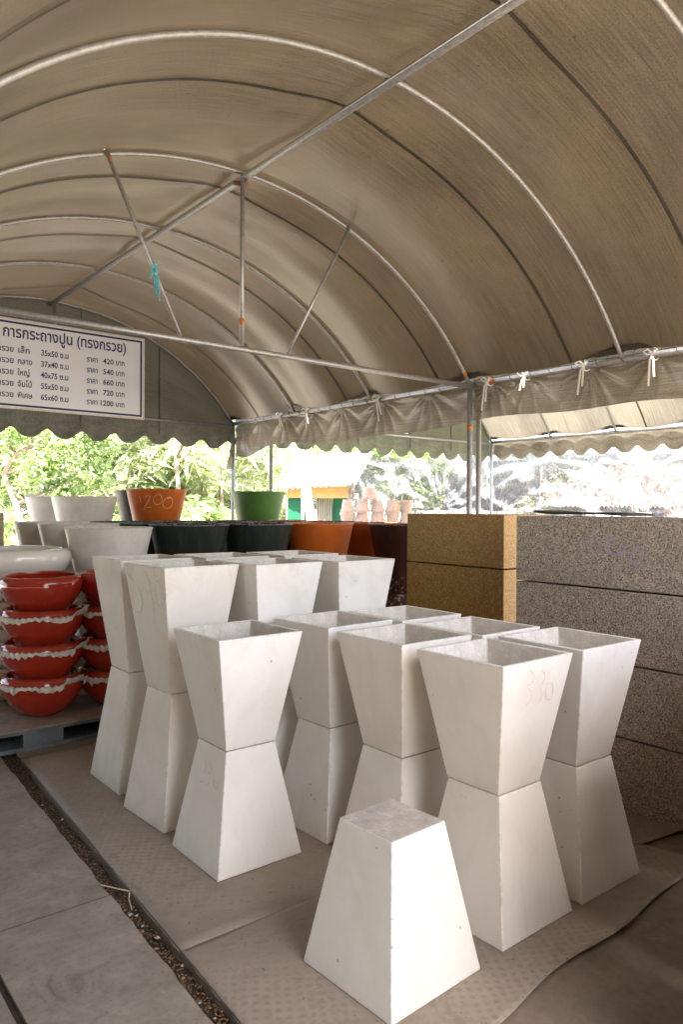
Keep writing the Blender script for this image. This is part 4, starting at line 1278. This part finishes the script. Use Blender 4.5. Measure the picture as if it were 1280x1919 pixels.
# shed with the white roof, green netting and orange fascia
t = empty('shed', cw(612, 14.5))
tag(t, 'small shed with white corrugated roof, orange fascia board and green netting walls', 'shed')
o0 = cw(612, 14.5)
def S(u, d, v): return cw(u, d, v) - o0
corrugated(MB(), S(520, 14.2, 917), S(668, 13.6, 906), S(700, 17.0, 846), S(560, 17.6, 856), 14, 0.03).build('roof', 'sheet_white', t, True)
def panel(name, mat, u0, u1, d0, d1, v0, v1, th=0.04, dst=0.0):
    a, b, c, d_ = S(u0, d0, v1), S(u1, d1, v1), S(u1, d1, v0), S(u0, d0, v0)
    n_ = (b - a).cross(d_ - a).normalized() * th
    mb = MB(); mb.v = [a, b, c, d_, a + n_, b + n_, c + n_, d_ + n_]
    mb.f = [[0, 1, 2, 3], [7, 6, 5, 4], [0, 4, 5, 1], [1, 5, 6, 2], [2, 6, 7, 3], [3, 7, 4, 0]]; mb.mi = [0] * 6
    return mb.build(name, mat, t)
panel('fascia_board', 'timber_orange', 540, 664, 14.3, 13.8, 912, 934)
for u0, u1 in ((540, 588), (624, 671)):
    def netf(u, v, u0=u0, u1=u1):
        p = S(u0 + (u1 - u0) * u, 14.25, 934 + 130 * v)
        return p + Vector((0, 0.03 * math.sin(u * 9 + v * 3), 0)), (u, v)
    MB().grid(netf, 10, 12).build('netting_wall', 'net_green', t, True)
corrugated(MB(), S(593, 14.2, 1060), S(623, 14.2, 1060), S(623, 14.2, 934), S(593, 14.2, 934), 7, 0.02).build('sheet_wall', 'sheet_grey', t, True)
for u, d in ((540, 14.35), (668, 14.35), (622, 14.4), (560, 17.4), (690, 16.9)):
    p = S(u, d, 925)
    MB().tube([(p.x, p.y, -0.1), (p.x, p.y, p.z + (0.2 if d > 15 else 0))], 0.04, 8).build('post', 'timber_pale', t, True)
lp0, lp1 = cw(594, 12.6), cw(570, 12.6, 868)
mb = MB().tube([Vector((lp0.x, lp0.y, -0.06)), (lp0 + lp1) / 2 + Vector((0.02, 0, 0)), lp1], [0.10, 0.085, 0.05], 9)
tag(mb.build('timber_pole', 'timber_pale', None, True), 'thick pale timber pole leaning in front of the white-roofed shed', 'pole')
p = cw(567, 12.2)
mb = MB().tube([Vector((p.x, p.y, -0.06)), Vector((p.x, p.y, 2.75))], 0.028, 8)
tag(mb.build('steel_post', 'galvanised', None, True), 'thin upright steel post beside the leaning timber pole', 'post')

# hanging plastic sheets
def film(corners, n, m_, seed, label, knots):
    (u0, d0, va0, vb0), (u1, d1, va1, vb1) = corners
    rg_ = random.Random(seed)
    ph = [rg_.uniform(0, 6) for _ in range(8)]
    def fn(u, v):
        uu, dd = u0 + (u1 - u0) * u, d0 + (d1 - d0) * u
        va, vb = va0 + (va1 - va0) * u, vb0 + (vb1 - vb0) * u
        sagv = 10 * math.sin(PI * u) * (1 - v)
        off = 0.0
        for (ku, kv, kn, ks) in knots:
            an = math.atan2(v - kv, (u - ku) * 2.2); r_ = math.hypot(v - kv, (u - ku) * 2.2)
            off += 0.30 * ks * math.sin(kn * an + ph[0]) * min(r_, 0.35) * math.exp(-(r_ / 0.6) ** 2)
        off += 0.05 * math.sin(11 * u + 6 * v + ph[1]) + 0.03 * math.sin(23 * u - 15 * v + ph[2]) + 0.05 * abs(math.sin(13 * u + 9 * v + ph[3])) + 0.03 * abs(math.sin(31 * u - 7 * v + ph[4] + 2 * math.sin(5 * v))) + 0.022 * abs(math.sin(19 * v + 11 * u + ph[5] + 1.5 * math.sin(9 * u)))
        p = cw(uu, dd + off, va + (vb - va) * v + sagv)
        return p, (u * 3, v)
    o = MB().grid(fn, n, m_).build('plastic_sheet', 'plastic_film', None, True)
    tag(o, label, 'plastic sheet', 'clear plastic sheets hung beyond the tents')
    return o
film(((652, 13.4, 852, 1010), (912, 12.9, 846, 1010)), 130, 60, 3, 'crumpled clear plastic sheet hung between the shed and the canopy posts', [(0.05, 0.05, 17, 0.5), (0.68, 0.62, 19, 0.45)])
film(((914, 13.0, 838, 1010), (1420, 11.2, 838, 1000)), 170, 60, 9, 'crumpled clear plastic sheet hung behind the scalloped right canopy', [(0.02, 0.75, 17, 0.5), (0.55, 0.2, 13, 0.3), (0.18, 0.1, 15, 0.4)])

# open shed with a pink corrugated roof at the right
o0 = cw(1150, 19.0)
t = empty('market_shed', o0)
tag(t, 'open shed with pale pink corrugated roof and white posts at the far right', 'shed')
corrugated(MB(), S(1012, 18.0, 946), S(1420, 16.0, 948), S(1420, 20.0, 862), S(1095, 22.0, 872), 46, 0.035, 4).build('roof', 'sheet_pink', t, True)
for u, d in ((1012, 18.2), (1105, 17.6), (1191, 17.2), (1277, 16.8), (1360, 16.4)):
    p = S(u, d, 930)
    MB().box(p.x - 0.06, p.x + 0.06, p.y - 0.06, p.y + 0.06, -0.06, p.z).build('post', 'sheet_white', t)
for k, (u0, u1, mt) in enumerate(((1222, 1240, 'cloth_blue'), (1240, 1252, 'cloth_maroon'), (1252, 1262, 'timber_orange'), (1262, 1272, 'cloth_yellow'), (1272, 1290, 'cloth_teal'), (1140, 1150, 'cloth_blue'), (1164, 1176, 'cloth_teal'))):
    def cf(u, v, u0=u0, u1=u1, k=k):
        p = cw(u0 + (u1 - u0) * u, 18.3 + 0.06 * math.sin(u * 8 + k) * (0.3 + v), 948 + 62 * v)
        return p, (u, v)
    o = MB().grid(cf, 8, 6).build('hanging_cloth', mt, None, True)
    tag(o, ('blue cloth left of the maroon one', 'maroon cloth', 'orange-brown cloth between the maroon and yellow ones', 'yellow cloth', 'teal cloth at the right edge', 'blue cloth behind the plastic sheet', 'teal cloth behind the plastic sheet')[k] + ' hanging under the pink-roofed shed', 'cloth', 'cloths hanging under the far shed')

# pale clay pots on a table in the sun
tb = cw(700, 11.2)
t = empty('display_table', tb, -A)
tag(t, 'timber table outside carrying stacks of pale clay pots', 'table')
MB().box(-0.62, 0.62, -0.3, 0.3, 1.20, 1.24).build('table_top', 'timber_pale', t)
for sx in (-0.55, 0.55):
    for sy in (-0.24, 0.24):
        MB().box(sx - 0.03, sx + 0.03, sy - 0.03, sy + 0.03, -0.06, 1.199).build('leg', 'timber_pale', t)
def clay_mesh(r, h):
    return MB().lathe([(r * .68, 0), (r * .9, h * .78), (r, h * .80), (r, h), (r * .88, h), (r * .82, h * .8), (r * .6, 0.02)], 24).mesh('clay_pot', ['terracotta_pale'], True)
cbig, csm = clay_mesh(0.115, 0.19), clay_mesh(0.10, 0.19)
kk = 0
for (sx, zz, ms, inv) in ((-0.40, 0, cbig, 0), (-0.17, 0, cbig, 1), (0.06, 0, cbig, 1), (0.29, 0, csm, 0), (0.50, 0, cbig, 1), (-0.17, 1, cbig, 1), (0.06, 1, csm, 1), (0.50, 1, csm, 0), (-0.40, 1, csm, 1), (0.29, 1, cbig, 1), (-0.06, 2, cbig, 1)):
    o = obj('clay_pot', ms, None, tb + Vector((math.cos(A) * sx, -math.sin(A) * sx, 1.242 + zz * 0.192)))
    if inv:
        o.rotation_euler = (PI, 0, 0); o.location.z += 0.19
    o.modifiers.new('ws', 'EDGE_SPLIT').split_angle = R(40)
    tag(o, 'pale clay pot, %s on the sunny table, %s tier' % (('leftmost', 'second from left', 'third from left', 'fourth from left', 'rightmost', 'second from left', 'third from left', 'rightmost', 'leftmost', 'fourth from left', 'alone')[kk], ('lower', 'upper', 'topmost')[zz]), 'pot', 'pale clay pots on the table outside')
    kk += 1
# small price board on the second tent's gable
sb = MB().box(-0.6, 0.6, -0.01, 0.01, 0, 0.55)
o = obj('price_board', sb.mesh('price_board', 'sign_white'), None, (7.05, 7.90, 2.60))
tag(o, 'white board with dark blue border hung on the gable of the farther canopy', 'sign')
for (x0, x1, z0, z1) in ((-0.58, 0.58, 0.02, 0.05), (0.55, 0.58, 0.051, 0.53), (-0.58, -0.55, 0.051, 0.53), (-0.549, 0.549, 0.50, 0.53)):
    MB().box(x0, x1, -0.0135, -0.0105, z0, z1).build('border', 'sign_blue', o)
